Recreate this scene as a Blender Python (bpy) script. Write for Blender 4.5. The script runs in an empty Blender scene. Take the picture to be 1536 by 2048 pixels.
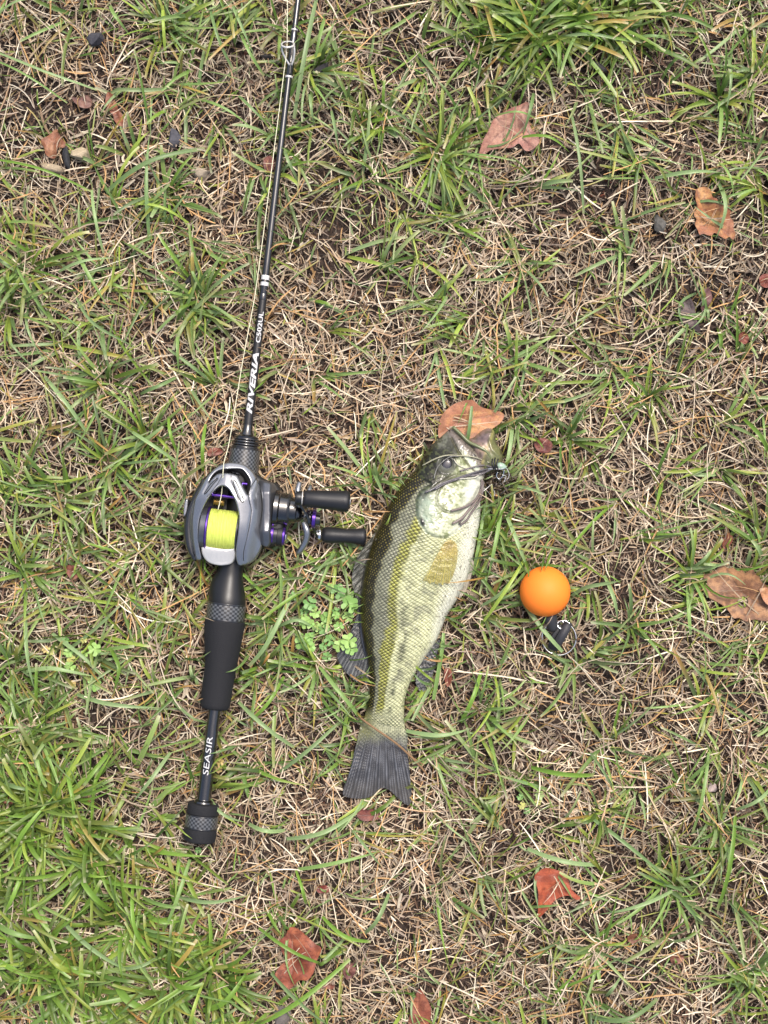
import bpy, bmesh, math, random
import numpy as np
from mathutils import Vector
from mathutils.geometry import delaunay_2d_cdt

random.seed(7)
rng = np.random.default_rng(11)
PI = math.pi
S = 0.0003            # metres per traced unit at ground level
HC = 3000.0           # camera height in the same unit (0.9 m)
scene = bpy.context.scene
col = scene.collection

# ------------------------------------------------------------------ camera
cam_d = bpy.data.cameras.new('camera')
cam_d.sensor_fit = 'VERTICAL'
cam_d.sensor_height = 24.0
cam_d.lens = 24.0 * HC / 2048.0
cam_d.clip_start = 0.02
cam_d.clip_end = 60.0
cam = bpy.data.objects.new('camera', cam_d)
cam.location = (0, 0, HC * S)
col.objects.link(cam)
scene.camera = cam

# ------------------------------------------------------------------ light: bright overcast
SUN_EL, SUN_AZ = math.radians(64), math.radians(28)   # azimuth from +Y towards +X
world = bpy.data.worlds.new('World')
scene.world = world
world.use_nodes = True
wn = world.node_tree
bg = wn.nodes['Background']
sky = wn.nodes.new('ShaderNodeTexSky')
sky.sky_type = 'NISHITA'
sky.sun_disc = False
sky.sun_elevation = SUN_EL
sky.sun_rotation = SUN_AZ
sky.air_density = 1.0
sky.dust_density = 6.0
sky.ozone_density = 0.6
wn.links.new(sky.outputs[0], bg.inputs[0])
bg.inputs[1].default_value = 0.125
sun_d = bpy.data.lights.new('sun', 'SUN')
sun_d.energy = 1.5
sun_d.angle = math.radians(12)
sun_d.color = (1.0, 0.96, 0.90)
sun = bpy.data.objects.new('sun', sun_d)
d = Vector((math.sin(SUN_AZ) * math.cos(SUN_EL), math.cos(SUN_AZ) * math.cos(SUN_EL), math.sin(SUN_EL)))
sun.rotation_euler = d.to_track_quat('Z', 'Y').to_euler()
sun.location = d * 3
col.objects.link(sun)
vs = scene.view_settings
vs.view_transform = 'Standard'
vs.look = 'None'
vs.gamma = 1.0
vs.use_curve_mapping = False
vs.exposure = 0.80

# ------------------------------------------------------------------ helpers
def conv(P, zref=0.0):
    """traced units -> metres; zref is the height at which the outline was seen"""
    P = np.asarray(P, dtype=np.float64)
    k = (HC - zref) / HC
    return np.stack([(P[:, 0] - 768) * k * S, (1024 - P[:, 1]) * k * S, P[:, 2] * S], 1)

ORIG = {}
def root(name, label, cat, px, py, z=15.0, zref=0.0, group=None):
    o = bpy.data.objects.new(name, None)
    o.empty_display_size = 0.01
    loc = conv([[px, py, z]], zref)[0]
    o.location = loc
    o['label'] = label
    o['category'] = cat
    if group: o['group'] = group
    col.objects.link(o)
    ORIG[o.name] = loc
    return o

def tag(o, label, cat, group=None):
    o['label'] = label; o['category'] = cat
    if group: o['group'] = group
    return o

def build(name, V, F, mat, parent=None, zref=0.0, cols=None, smooth=True, uv=None, origin=None, world_space=False, sharp=None):
    Vw = np.asarray(V, dtype=np.float64) if world_space else conv(V, zref)
    loc = np.zeros(3)
    if parent is not None: loc = ORIG[parent.name]
    elif origin is not None: loc = conv([origin], zref)[0]
    Vl = Vw - loc
    me = bpy.data.meshes.new(name)
    if isinstance(F, np.ndarray):
        n, k = F.shape
        me.vertices.add(len(Vl)); me.vertices.foreach_set('co', Vl.astype(np.float32).ravel())
        me.loops.add(n * k); me.loops.foreach_set('vertex_index', F.astype(np.int32).ravel())
        me.polygons.add(n)
        me.polygons.foreach_set('loop_start', np.arange(0, n * k, k, dtype=np.int32))
        me.polygons.foreach_set('loop_total', np.full(n, k, dtype=np.int32))
        me.update(calc_edges=True)
    else:
        me.from_pydata([tuple(v) for v in Vl], [], F)
        me.update()
    me.polygons.foreach_set('use_smooth', np.full(len(me.polygons), smooth))
    if cols is not None:
        a = me.color_attributes.new('Col', 'FLOAT_COLOR', 'POINT')
        cols = np.asarray(cols); c = np.ones((len(Vl), 4), dtype=np.float32); c[:, :cols.shape[1]] = np.clip(cols, 0, 1)
        a.data.foreach_set('color', c.ravel())
    if uv is not None:
        l = me.uv_layers.new(name='UVMap')
        idx = np.empty(len(me.loops), dtype=np.int32); me.loops.foreach_get('vertex_index', idx)
        l.data.foreach_set('uv', np.asarray(uv, dtype=np.float32)[idx].ravel())
    if sharp is not None:
        try: me.set_sharp_from_angle(angle=math.radians(sharp))
        except Exception: pass
    me.materials.append(mat)
    o = bpy.data.objects.new(name, me)
    if parent is not None:
        o.parent = parent
        if parent.type == 'EMPTY' or True:
            o.location = (0, 0, 0)
    else:
        o.location = loc
    col.objects.link(o)
    ORIG[o.name] = loc
    return o

def fix_winding(V, F):
    return F

def vnoise(x, y, seed=0, scale=1.0):
    """smooth value noise, numpy"""
    x = np.asarray(x) / scale; y = np.asarray(y) / scale
    xi = np.floor(x).astype(np.int64); yi = np.floor(y).astype(np.int64)
    fx = x - xi; fy = y - yi
    fx = fx * fx * (3 - 2 * fx); fy = fy * fy * (3 - 2 * fy)
    def h(a, b):
        n = (a * 374761393 + b * 668265263 + seed * 1442695041) & 0x7fffffff
        n = ((n ^ (n >> 13)) * 1274126177) & 0x7fffffff
        return ((n ^ (n >> 16)) & 0xffff) / 65535.0
    a = h(xi, yi); b = h(xi + 1, yi); c = h(xi, yi + 1); e = h(xi + 1, yi + 1)
    return (a * (1 - fx) + b * fx) * (1 - fy) + (c * (1 - fx) + e * fx) * fy

def sstep(a, b, x):
    t = np.clip((np.asarray(x, dtype=float) - a) / (b - a), 0, 1)
    return t * t * (3 - 2 * t)

def mixc(a, b, t):
    t = np.asarray(t)[..., None]
    return np.asarray(a) * (1 - t) + np.asarray(b) * t

def resample(poly, step, closed=True, smooth=False):
    P = np.asarray(poly, dtype=float)
    if smooth:
        n = len(P); out = []
        m = n if closed else n - 1
        for i in range(m):
            if closed: p0, p1, p2, p3 = P[i - 1], P[i], P[(i + 1) % n], P[(i + 2) % n]
            else: p0, p1, p2, p3 = P[max(i - 1, 0)], P[i], P[i + 1], P[min(i + 2, n - 1)]
            for t in np.linspace(0, 1, 8, endpoint=False):
                out.append(0.5 * ((2 * p1) + (-p0 + p2) * t + (2 * p0 - 5 * p1 + 4 * p2 - p3) * t * t + (-p0 + 3 * p1 - 3 * p2 + p3) * t ** 3))
        if not closed: out.append(P[-1])
        P = np.array(out)
    Q = np.vstack([P, P[:1]]) if closed else P
    seg = np.linalg.norm(np.diff(Q, axis=0), axis=1)
    cum = np.concatenate([[0], np.cumsum(seg)])
    n = max(int(round(cum[-1] / step)), 3)
    s = np.linspace(0, cum[-1], n + (0 if closed else 1), endpoint=not closed)
    return np.stack([np.interp(s, cum, Q[:, i]) for i in range(Q.shape[1])], 1)

def inside(poly, X, Y):
    poly = np.asarray(poly, dtype=float)
    r = np.zeros(X.shape, dtype=bool)
    n = len(poly)
    for i in range(n):
        x1, y1 = poly[i]; x2, y2 = poly[(i + 1) % n]
        if y1 == y2: continue
        c = ((y1 > Y) != (y2 > Y)) & (X < (x2 - x1) * (Y - y1) / (y2 - y1) + x1)
        r ^= c
    return r

def pdist(poly, X, Y, closed=True):
    poly = np.asarray(poly, dtype=float)
    best = np.full(X.shape, 1e9)
    n = len(poly)
    for i in range(n if closed else n - 1):
        ax, ay = poly[i]; bx, by = poly[(i + 1) % n]
        dx, dy = bx - ax, by - ay
        L = dx * dx + dy * dy + 1e-12
        t = np.clip(((X - ax) * dx + (Y - ay) * dy) / L, 0, 1)
        best = np.minimum(best, (X - ax - t * dx) ** 2 + (Y - ay - t * dy) ** 2)
    return np.sqrt(best)

def relief(outline, hfun, zbot, holes=(), step=4.0, bstep=None, smooth=True, bevel=0.0, colfun=None, rings=None, thick=None):
    """solid slab: top z = hfun(x, y, d) over the outline, walls down to zbot (or a thin sheet)"""
    bstep = bstep or step
    loops = [resample(outline, bstep, True, smooth)] + [resample(h, bstep, True, smooth) for h in holes]
    ed = []; pts = []; base = 0
    for lp in loops:
        n = len(lp); pts.extend(lp); ed += [(base + i, base + (i + 1) % n) for i in range(n)]; base += n
    nb = base
    # interior points
    lo = loops[0].min(0); hi = loops[0].max(0)
    gx, gy = np.meshgrid(np.arange(lo[0], hi[0], step), np.arange(lo[1], hi[1], step * 0.866))
    gx = gx + (np.arange(gx.shape[0])[:, None] % 2) * step * 0.5
    gx = gx.ravel(); gy = gy.ravel()
    rad = 0 if not bevel else bevel
    ringp = []
    if rad:
        for f in (0.15, 0.4, 0.75, 1.1):
            for lp in loops:
                t = np.roll(lp, -1, 0) - np.roll(lp, 1, 0)
                nrm = np.stack([t[:, 1], -t[:, 0]], 1); nrm /= np.linalg.norm(nrm, axis=1)[:, None] + 1e-9
                for sgn in (1, -1):
                    ringp.append(np.column_stack([lp + nrm * sgn * rad * f, np.full(len(lp), rad * f)]))
        ringp = np.vstack(ringp)
    def dall(x, y):
        dd = pdist(loops[0], x, y)
        for h in loops[1:]: dd = np.minimum(dd, pdist(h, x, y))
        return dd
    def ins(x, y):
        r = inside(loops[0], x, y)
        for h in loops[1:]: r &= ~inside(h, x, y)
        return r
    m = ins(gx, gy); gx, gy = gx[m], gy[m]
    dd = dall(gx, gy); m = dd > max(step * 0.45, rad * 1.3); gx, gy = gx[m], gy[m]
    if rad:
        m = ins(ringp[:, 0], ringp[:, 1]); ringp = ringp[m]
        dd = dall(ringp[:, 0], ringp[:, 1]); m = dd > ringp[:, 2] * 0.9; ringp = ringp[m]
        gx = np.concatenate([gx, ringp[:, 0]]); gy = np.concatenate([gy, ringp[:, 1]])
    allp = [Vector((float(p[0]), float(p[1]))) for p in pts] + [Vector((float(a), float(b))) for a, b in zip(gx, gy)]
    vo, eo, fo, ov, oe, of = delaunay_2d_cdt(allp, ed, [], 0, 1e-4)
    V = np.array([(v.x, v.y) for v in vo])
    F = np.array([f for f in fo if len(f) == 3], dtype=np.int64)
    c = V[F].mean(1); F = F[ins(c[:, 0], c[:, 1])]
    a = V[F]
    cr = (a[:, 1, 0] - a[:, 0, 0]) * (a[:, 2, 1] - a[:, 0, 1]) - (a[:, 1, 1] - a[:, 0, 1]) * (a[:, 2, 0] - a[:, 0, 0])
    F[cr > 0] = F[cr > 0][:, ::-1]       # y points down in traced units
    F = F[np.abs(cr) > 1e-6]
    D = dall(V[:, 0], V[:, 1])
    H = hfun(V[:, 0], V[:, 1], D)
    if rad:
        q = np.clip(D / rad, 0, 1)
        H = H - rad * (1 - np.sqrt(1 - (1 - q) ** 2))
    n = len(V)
    if thick is not None: ZB = H - thick
    else: ZB = np.minimum(np.full(n, float(zbot)), H - 0.5)
    top = np.column_stack([V, H]); bot = np.column_stack([V, ZB])
    # boundary edges
    from collections import defaultdict
    cnt = defaultdict(int)
    for f in F:
        for i in range(3):
            cnt[(f[i], f[(i + 1) % 3])] += 1
    faces = [tuple(int(i) for i in f) for f in F] + [tuple(int(i) + n for i in f[::-1]) for f in F]
    # walls on their own vertices so that shading breaks at the rim
    W = []; wf = []
    for (i, j) in list(cnt.keys()):
        if (j, i) not in cnt:
            b = 2 * n + len(W)
            W += [top[i], top[j], bot[j], bot[i]]
            wf.append((b + 3, b + 2, b + 1, b))
    VV = np.vstack([top, bot] + ([np.array(W)] if W else []))
    C = None
    if colfun is not None: C = colfun(VV[:, 0], VV[:, 1], np.concatenate([D, D, np.zeros(len(W))]))
    return VV, faces + wf, C

def tube(path, rad, seg=10, cap=True):
    P = np.asarray(path, dtype=float); n = len(P)
    R = np.full(n, float(rad)) if np.isscalar(rad) else np.asarray(rad, dtype=float)
    T = np.gradient(P, axis=0); T /= np.linalg.norm(T, axis=1)[:, None] + 1e-12
    up = np.array([0, 0, 1.0]); 
    if abs(T[0] @ up) > 0.9: up = np.array([1.0, 0, 0])
    V = []
    A = np.cross(T[0], up); A /= np.linalg.norm(A)
    for i in range(n):
        A = A - T[i] * (A @ T[i]); A /= np.linalg.norm(A) + 1e-12
        B = np.cross(T[i], A)
        for k in range(seg):
            a = 2 * PI * k / seg
            V.append(P[i] + R[i] * (math.cos(a) * A + math.sin(a) * B))
    F = []
    for i in range(n - 1):
        for k in range(seg):
            k2 = (k + 1) % seg
            F.append((i * seg + k, i * seg + k2, (i + 1) * seg + k2, (i + 1) * seg + k))
    if cap:
        F.append(tuple(range(seg))[::-1]); F.append(tuple((n - 1) * seg + k for k in range(seg)))
    return np.array(V), F

def lathe(p0, p1, prof, seg=32, rfun=None):
    """profile [(s, r)] with s in traced units from p0 towards p1; uv = (s, arc)"""
    p0 = np.asarray(p0, float); ax = np.asarray(p1, float) - p0; ax /= np.linalg.norm(ax)
    up = np.array([0, 0, 1.0]) if abs(ax[2]) < 0.9 else np.array([1.0, 0, 0])
    A = np.cross(ax, up); A /= np.linalg.norm(A); B = np.cross(A, ax)
    V = []; UV = []
    for (s, r) in prof:
        for k in range(seg + 1):
            a = 2 * PI * k / seg
            rr = r if rfun is None else r * rfun(s, a)
            V.append(p0 + ax * s + rr * (math.cos(a) * A + math.sin(a) * B)); UV.append((s, a * 30))
    F = []
    w = seg + 1
    for i in range(len(prof) - 1):
        for k in range(seg):
            F.append((i * w + k, (i + 1) * w + k, (i + 1) * w + k + 1, i * w + k + 1))
    F.append(tuple(k for k in range(seg))); F.append(tuple((len(prof) - 1) * w + k for k in range(seg))[::-1])
    return np.array(V), F, np.array(UV)

def rounded(s0, s1, r, b=1.5):
    return [(s0, 0.01), (s0, r - b), (s0 + b * 0.3, r - b * 0.3), (s0 + b, r), (s1 - b, r), (s1 - b * 0.3, r - b * 0.3), (s1, r - b), (s1, 0.01)]

def join_geo(lst):
    V = []; F = []; b = 0
    for v, f in lst:
        V.append(np.asarray(v)); F += [tuple(i + b for i in q) for q in f]; b += len(v)
    return np.vstack(V), F

# ------------------------------------------------------------------ materials
def nodes_mat(name):
    m = bpy.data.materials.new(name); m.use_nodes = True
    nt = m.node_tree; b = nt.nodes['Principled BSDF']
    return m, nt, b

def plain(name, c, rough=0.5, metal=0.0, coat=0.0, noise=0.12, nscale=900.0, bump=0.0, bscale=3000.0, spec=0.5):
    m, nt, b = nodes_mat(name)
    b.inputs['Roughness'].default_value = rough
    b.inputs['Metallic'].default_value = metal
    b.inputs['Coat Weight'].default_value = coat
    b.inputs['Coat Roughness'].default_value = 0.08
    b.inputs['Specular IOR Level'].default_value = spec
    tc = nt.nodes.new('ShaderNodeTexCoord')
    nz = nt.nodes.new('ShaderNodeTexNoise'); nz.inputs['Scale'].default_value = nscale; nz.inputs['Detail'].default_value = 4
    nt.links.new(tc.outputs['Object'], nz.inputs['Vector'])
    hs = nt.nodes.new('ShaderNodeMixRGB'); hs.blend_type = 'MIX'
    hs.inputs[1].default_value = (*[x * (1 - noise) for x in c], 1); hs.inputs[2].default_value = (*[min(1, x * (1 + noise)) for x in c], 1)
    nt.links.new(nz.outputs['Fac'], hs.inputs[0]); nt.links.new(hs.outputs[0], b.inputs['Base Color'])
    if bump:
        n2 = nt.nodes.new('ShaderNodeTexNoise'); n2.inputs['Scale'].default_value = bscale; n2.inputs['Detail'].default_value = 3
        nt.links.new(tc.outputs['Object'], n2.inputs['Vector'])
        bp = nt.nodes.new('ShaderNodeBump'); bp.inputs['Strength'].default_value = bump; bp.inputs['Distance'].default_value = 0.0003
        nt.links.new(n2.outputs['Fac'], bp.inputs['Height']); nt.links.new(bp.outputs[0], b.inputs['Normal'])
    return m

def vcol(name, rough=0.5, coat=0.0, transl=0.0, bump=0.0, bscale=2500.0, spec=0.5, noise=0.15, nscale=1500.0):
    m, nt, b = nodes_mat(name)
    at = nt.nodes.new('ShaderNodeAttribute'); at.attribute_name = 'Col'
    tc = nt.nodes.new('ShaderNodeTexCoord')
    nz = nt.nodes.new('ShaderNodeTexNoise'); nz.inputs['Scale'].default_value = nscale; nz.inputs['Detail'].default_value = 3
    nt.links.new(tc.outputs['Object'], nz.inputs['Vector'])
    mr = nt.nodes.new('ShaderNodeMapRange'); mr.inputs['To Min'].default_value = 1 - noise; mr.inputs['To Max'].default_value = 1 + noise
    nt.links.new(nz.outputs['Fac'], mr.inputs['Value'])
    mu = nt.nodes.new('ShaderNodeVectorMath'); mu.operation = 'SCALE'
    nt.links.new(at.outputs['Color'], mu.inputs[0]); nt.links.new(mr.outputs[0], mu.inputs['Scale'])
    nt.links.new(mu.outputs[0], b.inputs['Base Color'])
    b.inputs['Roughness'].default_value = rough
    b.inputs['Coat Weight'].default_value = coat; b.inputs['Coat Roughness'].default_value = 0.12
    b.inputs['Specular IOR Level'].default_value = spec
    if bump:
        n2 = nt.nodes.new('ShaderNodeTexNoise'); n2.inputs['Scale'].default_value = bscale; n2.inputs['Detail'].default_value = 4
        nt.links.new(tc.outputs['Object'], n2.inputs['Vector'])
        bp = nt.nodes.new('ShaderNodeBump'); bp.inputs['Strength'].default_value = bump; bp.inputs['Distance'].default_value = 0.0004
        nt.links.new(n2.outputs['Fac'], bp.inputs['Height']); nt.links.new(bp.outputs[0], b.inputs['Normal'])
    if transl:
        tr = nt.nodes.new('ShaderNodeBsdfTranslucent'); nt.links.new(mu.outputs[0], tr.inputs['Color'])
        mx = nt.nodes.new('ShaderNodeMixShader'); mx.inputs[0].default_value = transl
        out = nt.nodes['Material Output']
        nt.links.new(b.outputs[0], mx.inputs[1]); nt.links.new(tr.outputs[0], mx.inputs[2]); nt.links.new(mx.outputs[0], out.inputs[0])
    return m

def with_alpha(m):
    nt = m.node_tree; b = nt.nodes['Principled BSDF']
    at = [n for n in nt.nodes if n.type == 'ATTRIBUTE'][0]
    nt.links.new(at.outputs['Alpha'], b.inputs['Alpha'])
    return m

def carbon_mat():
    m, nt, b = nodes_mat('carbon_weave')
    uv = nt.nodes.new('ShaderNodeUVMap')
    ck = nt.nodes.new('ShaderNodeTexChecker'); ck.inputs['Scale'].default_value = 0.235
    ck.inputs['Color1'].default_value = (0.012, 0.012, 0.013, 1); ck.inputs['Color2'].default_value = (0.10, 0.105, 0.11, 1)
    nt.links.new(uv.outputs[0], ck.inputs['Vector']); nt.links.new(ck.outputs['Color'], b.inputs['Base Color'])
    b.inputs['Roughness'].default_value = 0.32; b.inputs['Coat Weight'].default_value = 0.6; b.inputs['Coat Roughness'].default_value = 0.15
    return m

M_soil = None
def soil_mat():
    m, nt, b = nodes_mat('soil')
    tc = nt.nodes.new('ShaderNodeTexCoord')
    nz = nt.nodes.new('ShaderNodeTexNoise'); nz.inputs['Scale'].default_value = 120; nz.inputs['Detail'].default_value = 10; nz.inputs['Roughness'].default_value = 0.7
    nt.links.new(tc.outputs['Object'], nz.inputs['Vector'])
    rp = nt.nodes.new('ShaderNodeValToRGB')
    rp.color_ramp.elements[0].position = 0.35; rp.color_ramp.elements[0].color = (0.014, 0.009, 0.007, 1)
    rp.color_ramp.elements[1].position = 0.75; rp.color_ramp.elements[1].color = (0.07, 0.045, 0.033, 1)
    nt.links.new(nz.outputs['Fac'], rp.inputs[0]); nt.links.new(rp.outputs[0], b.inputs['Base Color'])
    b.inputs['Roughness'].default_value = 0.9
    bp = nt.nodes.new('ShaderNodeBump'); bp.inputs['Strength'].default_value = 0.8; bp.inputs['Distance'].default_value = 0.002
    n2 = nt.nodes.new('ShaderNodeTexNoise'); n2.inputs['Scale'].default_value = 700; n2.inputs['Detail'].default_value = 6
    nt.links.new(tc.outputs['Object'], n2.inputs['Vector']); nt.links.new(n2.outputs['Fac'], bp.inputs['Height']); nt.links.new(bp.outputs[0], b.inputs['Normal'])
    return m

M = {
    'soil': soil_mat(),
    'straw': vcol('dry_straw', 0.62, 0.0, 0.10, spec=0.35, noise=0.22, nscale=900),
    'grass': vcol('grass_blade', 0.42, 0.0, 0.22, spec=0.5, noise=0.14, nscale=700),
    'leaf': vcol('dead_leaf', 0.5, 0.0, 0.08, bump=0.6, bscale=1600, noise=0.25, nscale=1200),
    'clover': vcol('clover_leaf', 0.5, 0.0, 0.2, noise=0.08),
    'fish': vcol('fish_skin', 0.32, 0.30, 0.0, bump=0.15, bscale=500, spec=0.3, noise=0.12, nscale=1800),
    'fin': vcol('fin_membrane', 0.36, 0.2, 0.10, noise=0.15, nscale=1500),
    'thinfin': with_alpha(vcol('translucent_fin', 0.34, 0.2, 0.0, noise=0.15, nscale=1500)),
    'stone': vcol('stone', 0.85, 0.0, 0.0, bump=0.8, bscale=900, noise=0.35, nscale=900),
    'skirt': vcol('jig_skirt', 0.35, 0.2, 0.0, noise=0.2),
    'rod_gloss': plain('rod_gloss_black', (0.004, 0.004, 0.005), 0.24, 0, 0.6, 0.1, spec=1.0),
    'rod_matte': plain('rod_matte_black', (0.012, 0.012, 0.014), 0.48, 0, 0, 0.15),
    'foam': plain('eva_foam', (0.012, 0.0125, 0.015), 0.8, 0, 0, 0.45, 1800, 0.8, 2600, spec=0.35),
    'rubber': plain('matte_rubber', (0.010, 0.0105, 0.013), 0.48, 0, 0, 0.15, 1500, 0.15, 3000),
    'seat': plain('reel_seat_plastic', (0.009, 0.0095, 0.011), 0.38, 0, 0, 0.12, 600, 0.1, 2500),
    'gun': plain('gunmetal_paint', (0.28, 0.29, 0.31), 0.24, 0.78, 0.5, 0.10, 500),
    'black': plain('gloss_black_plastic', (0.018, 0.019, 0.022), 0.2, 0.1, 0.6, 0.2, 400),
    'dark': plain('dark_inner_frame', (0.012, 0.012, 0.013), 0.55),
    'side': plain('side_plate_graphite', (0.12, 0.125, 0.14), 0.28, 0.7, 0.5, 0.2, 500),
    'silver': plain('satin_aluminium', (0.62, 0.61, 0.59), 0.34, 0.35, 0, 0.06, 900, 0.1, 2500),
    'chrome': plain('polished_steel', (0.75, 0.75, 0.74), 0.18, 1.0, 0, 0.05),
    'purple': plain('purple_anodised', (0.11, 0.045, 0.36), 0.25, 0.8, 0.3, 0.08),
    'gold': plain('brass_worm_gear', (0.45, 0.33, 0.14), 0.35, 0.9),
    'line': None,
    'white': plain('white_print', (0.58, 0.58, 0.58), 0.5, 0, 0, 0.03),
    'thread': plain('pale_monofilament', (0.70, 0.68, 0.48), 0.35, 0, 0.3, 0.1),
    'orange': plain('orange_float', (1.0, 0.235, 0.025), 0.6, 0, 0, 0.04, 60, 0.08, 3000, spec=0.35),
    'strap': plain('black_strap', (0.03, 0.031, 0.036), 0.55, 0, 0, 0.2, 1200, 0.3, 3000),
    'carbon': carbon_mat(),
    'wire': plain('pale_wire', (0.72, 0.70, 0.66), 0.3, 0.5, 0, 0.1),
    'pupil': plain('eye_pupil', (0.035, 0.035, 0.045), 0.22, 0, 0.5, 0.2, 2500),
    'iris': plain('eye_iris', (0.012, 0.012, 0.011), 0.3, 0, 0.3, 0.4, 2500),
    'jighead': plain('pale_green_jig_head', (0.30, 0.42, 0.33), 0.25, 0, 0.5, 0.3),
    'mouth': vcol('mouth_skin', 0.35, 0.4, 0.05, noise=0.2, nscale=900),
}
def line_mat():
    m, nt, b = nodes_mat('chartreuse_braid')
    tc = nt.nodes.new('ShaderNodeTexCoord'); wv = nt.nodes.new('ShaderNodeTexWave')
    wv.bands_direction = 'X'; wv.inputs['Scale'].default_value = 380; wv.inputs['Distortion'].default_value = 1.2; wv.inputs['Detail'].default_value = 2
    nt.links.new(tc.outputs['Object'], wv.inputs['Vector'])
    rp = nt.nodes.new('ShaderNodeValToRGB')
    rp.color_ramp.elements[0].color = (0.52, 0.60, 0.10, 1); rp.color_ramp.elements[1].color = (0.66, 0.74, 0.17, 1)
    nt.links.new(wv.outputs['Fac'], rp.inputs[0]); nt.links.new(rp.outputs[0], b.inputs['Base Color'])
    bp = nt.nodes.new('ShaderNodeBump'); bp.inputs['Strength'].default_value = 0.4; bp.inputs['Distance'].default_value = 0.0003
    nt.links.new(wv.outputs['Fac'], bp.inputs['Height']); nt.links.new(bp.outputs[0], b.inputs['Normal'])
    b.inputs['Roughness'].default_value = 0.6
    return m
M['line'] = line_mat()

# ------------------------------------------------------------------ shared outlines
AX = lambda y: 596.0 - 0.1175 * y      # rod axis, x at a given y
FISH_PAIRS = [((905,852),(985,930)), ((884,871),(974,948)), ((864,889),(966,964)), ((847,912),(963,984)), ((829,940),(962,1005)),
    ((807,964),(962,1025)), ((789,990),(960,1045)), ((772,1020),(956,1066)), ((756,1055),(952,1088)), ((744,1087),(948,1109)),
    ((733,1122),(942,1135)), ((726,1160),(933,1162)), ((721,1200),(917,1196)), ((721,1243),(893,1236)), ((727,1285),(873,1284)),
    ((735,1325),(846,1325)), ((738,1362),(824,1362)), ((737,1400),(811,1400)), ((732,1425),(809,1435)), ((727,1443),(811,1466))]
TAIL = [(728,1436),(719,1460),(710,1500),(700,1540),(687,1577),(689,1592),(718,1597),(744,1592),(762,1576),(780,1581),(796,1596),(818,1610),(823,1585),(819,1540),(814,1500),(812,1462),(770,1440)]
DORS1 = [(752,1066),(737,1082),(722,1102),(712,1120),(706,1142),(704,1160),(708,1182),(716,1208),(726,1210),(732,1160),(742,1110)]
DORS2 = [(721,1206),(712,1236),(702,1262),(690,1285),(674,1308),(682,1330),(697,1350),(712,1362),(735,1366),(742,1345),(736,1320),(726,1280),(725,1240)]
ANAL = [(880,1278),(876,1300),(870,1335),(860,1362),(846,1384),(834,1374),(832,1352),(846,1318),(862,1296)]
LJAW = [(934,884),(950,872),(968,858),(982,855),(992,863),(994,884),(1003,897),(1008,912),(1004,930),(992,944),(972,952),(955,930)]
LEAVES = {}
fish_outline = [p[0] for p in FISH_PAIRS] + [p[1] for p in FISH_PAIRS][::-1]

# height limit for everything that grows, so nothing pierces what lies on it
MX0, MY0, MC = -400, -400, 4
GW, GH = int((1536 + 800) / MC), int((2048 + 800) / MC)
LIM = np.full((GH, GW), 1e3)
cx, cy = np.meshgrid(MX0 + (np.arange(GW) + 0.5) * MC, MY0 + (np.arange(GH) + 0.5) * MC)
def limit(poly, z):
    m = inside(poly, cx, cy) | (pdist(poly, cx, cy) < 3)
    LIM[m] = np.minimum(LIM[m], z)
def limz(x, y):
    i = np.clip(((np.asarray(y) - MY0) / MC).astype(int), 0, GH - 1); j = np.clip(((np.asarray(x) - MX0) / MC).astype(int), 0, GW - 1)
    return LIM[i, j]
limit(fish_outline, 11); limit(TAIL, 14); limit(DORS1, 14); limit(DORS2, 14); limit(ANAL, 14); limit(LJAW, 11)
limit([(AX(y) - r, y) for y, r in ((-300, 9), (870, 12), (900, 34), (1420, 42), (1425, 17), (1600, 17), (1601, 38), (1692, 38))] +
      [(AX(y) + r, y) for y, r in ((1692, 38), (1601, 38), (1600, 17), (1425, 17), (1420, 42), (900, 34), (870, 12), (-300, 9))], 13)
limit([(364,1010),(400,945),(450,920),(500,930),(530,960),(570,980),(640,975),(705,980),(705,1035),(736,1052),(736,1092),(640,1092),(600,1110),(580,1092),(525,1100),(505,1132),(380,1122)], 26)
limit([(1090 + 50 * math.cos(a), 1183 + 50 * math.sin(a)) for a in np.linspace(0, 2 * PI, 24, endpoint=False)], 8)
limit([(1085,1235),(1145,1235),(1140,1300),(1095,1300)], 13)

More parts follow.
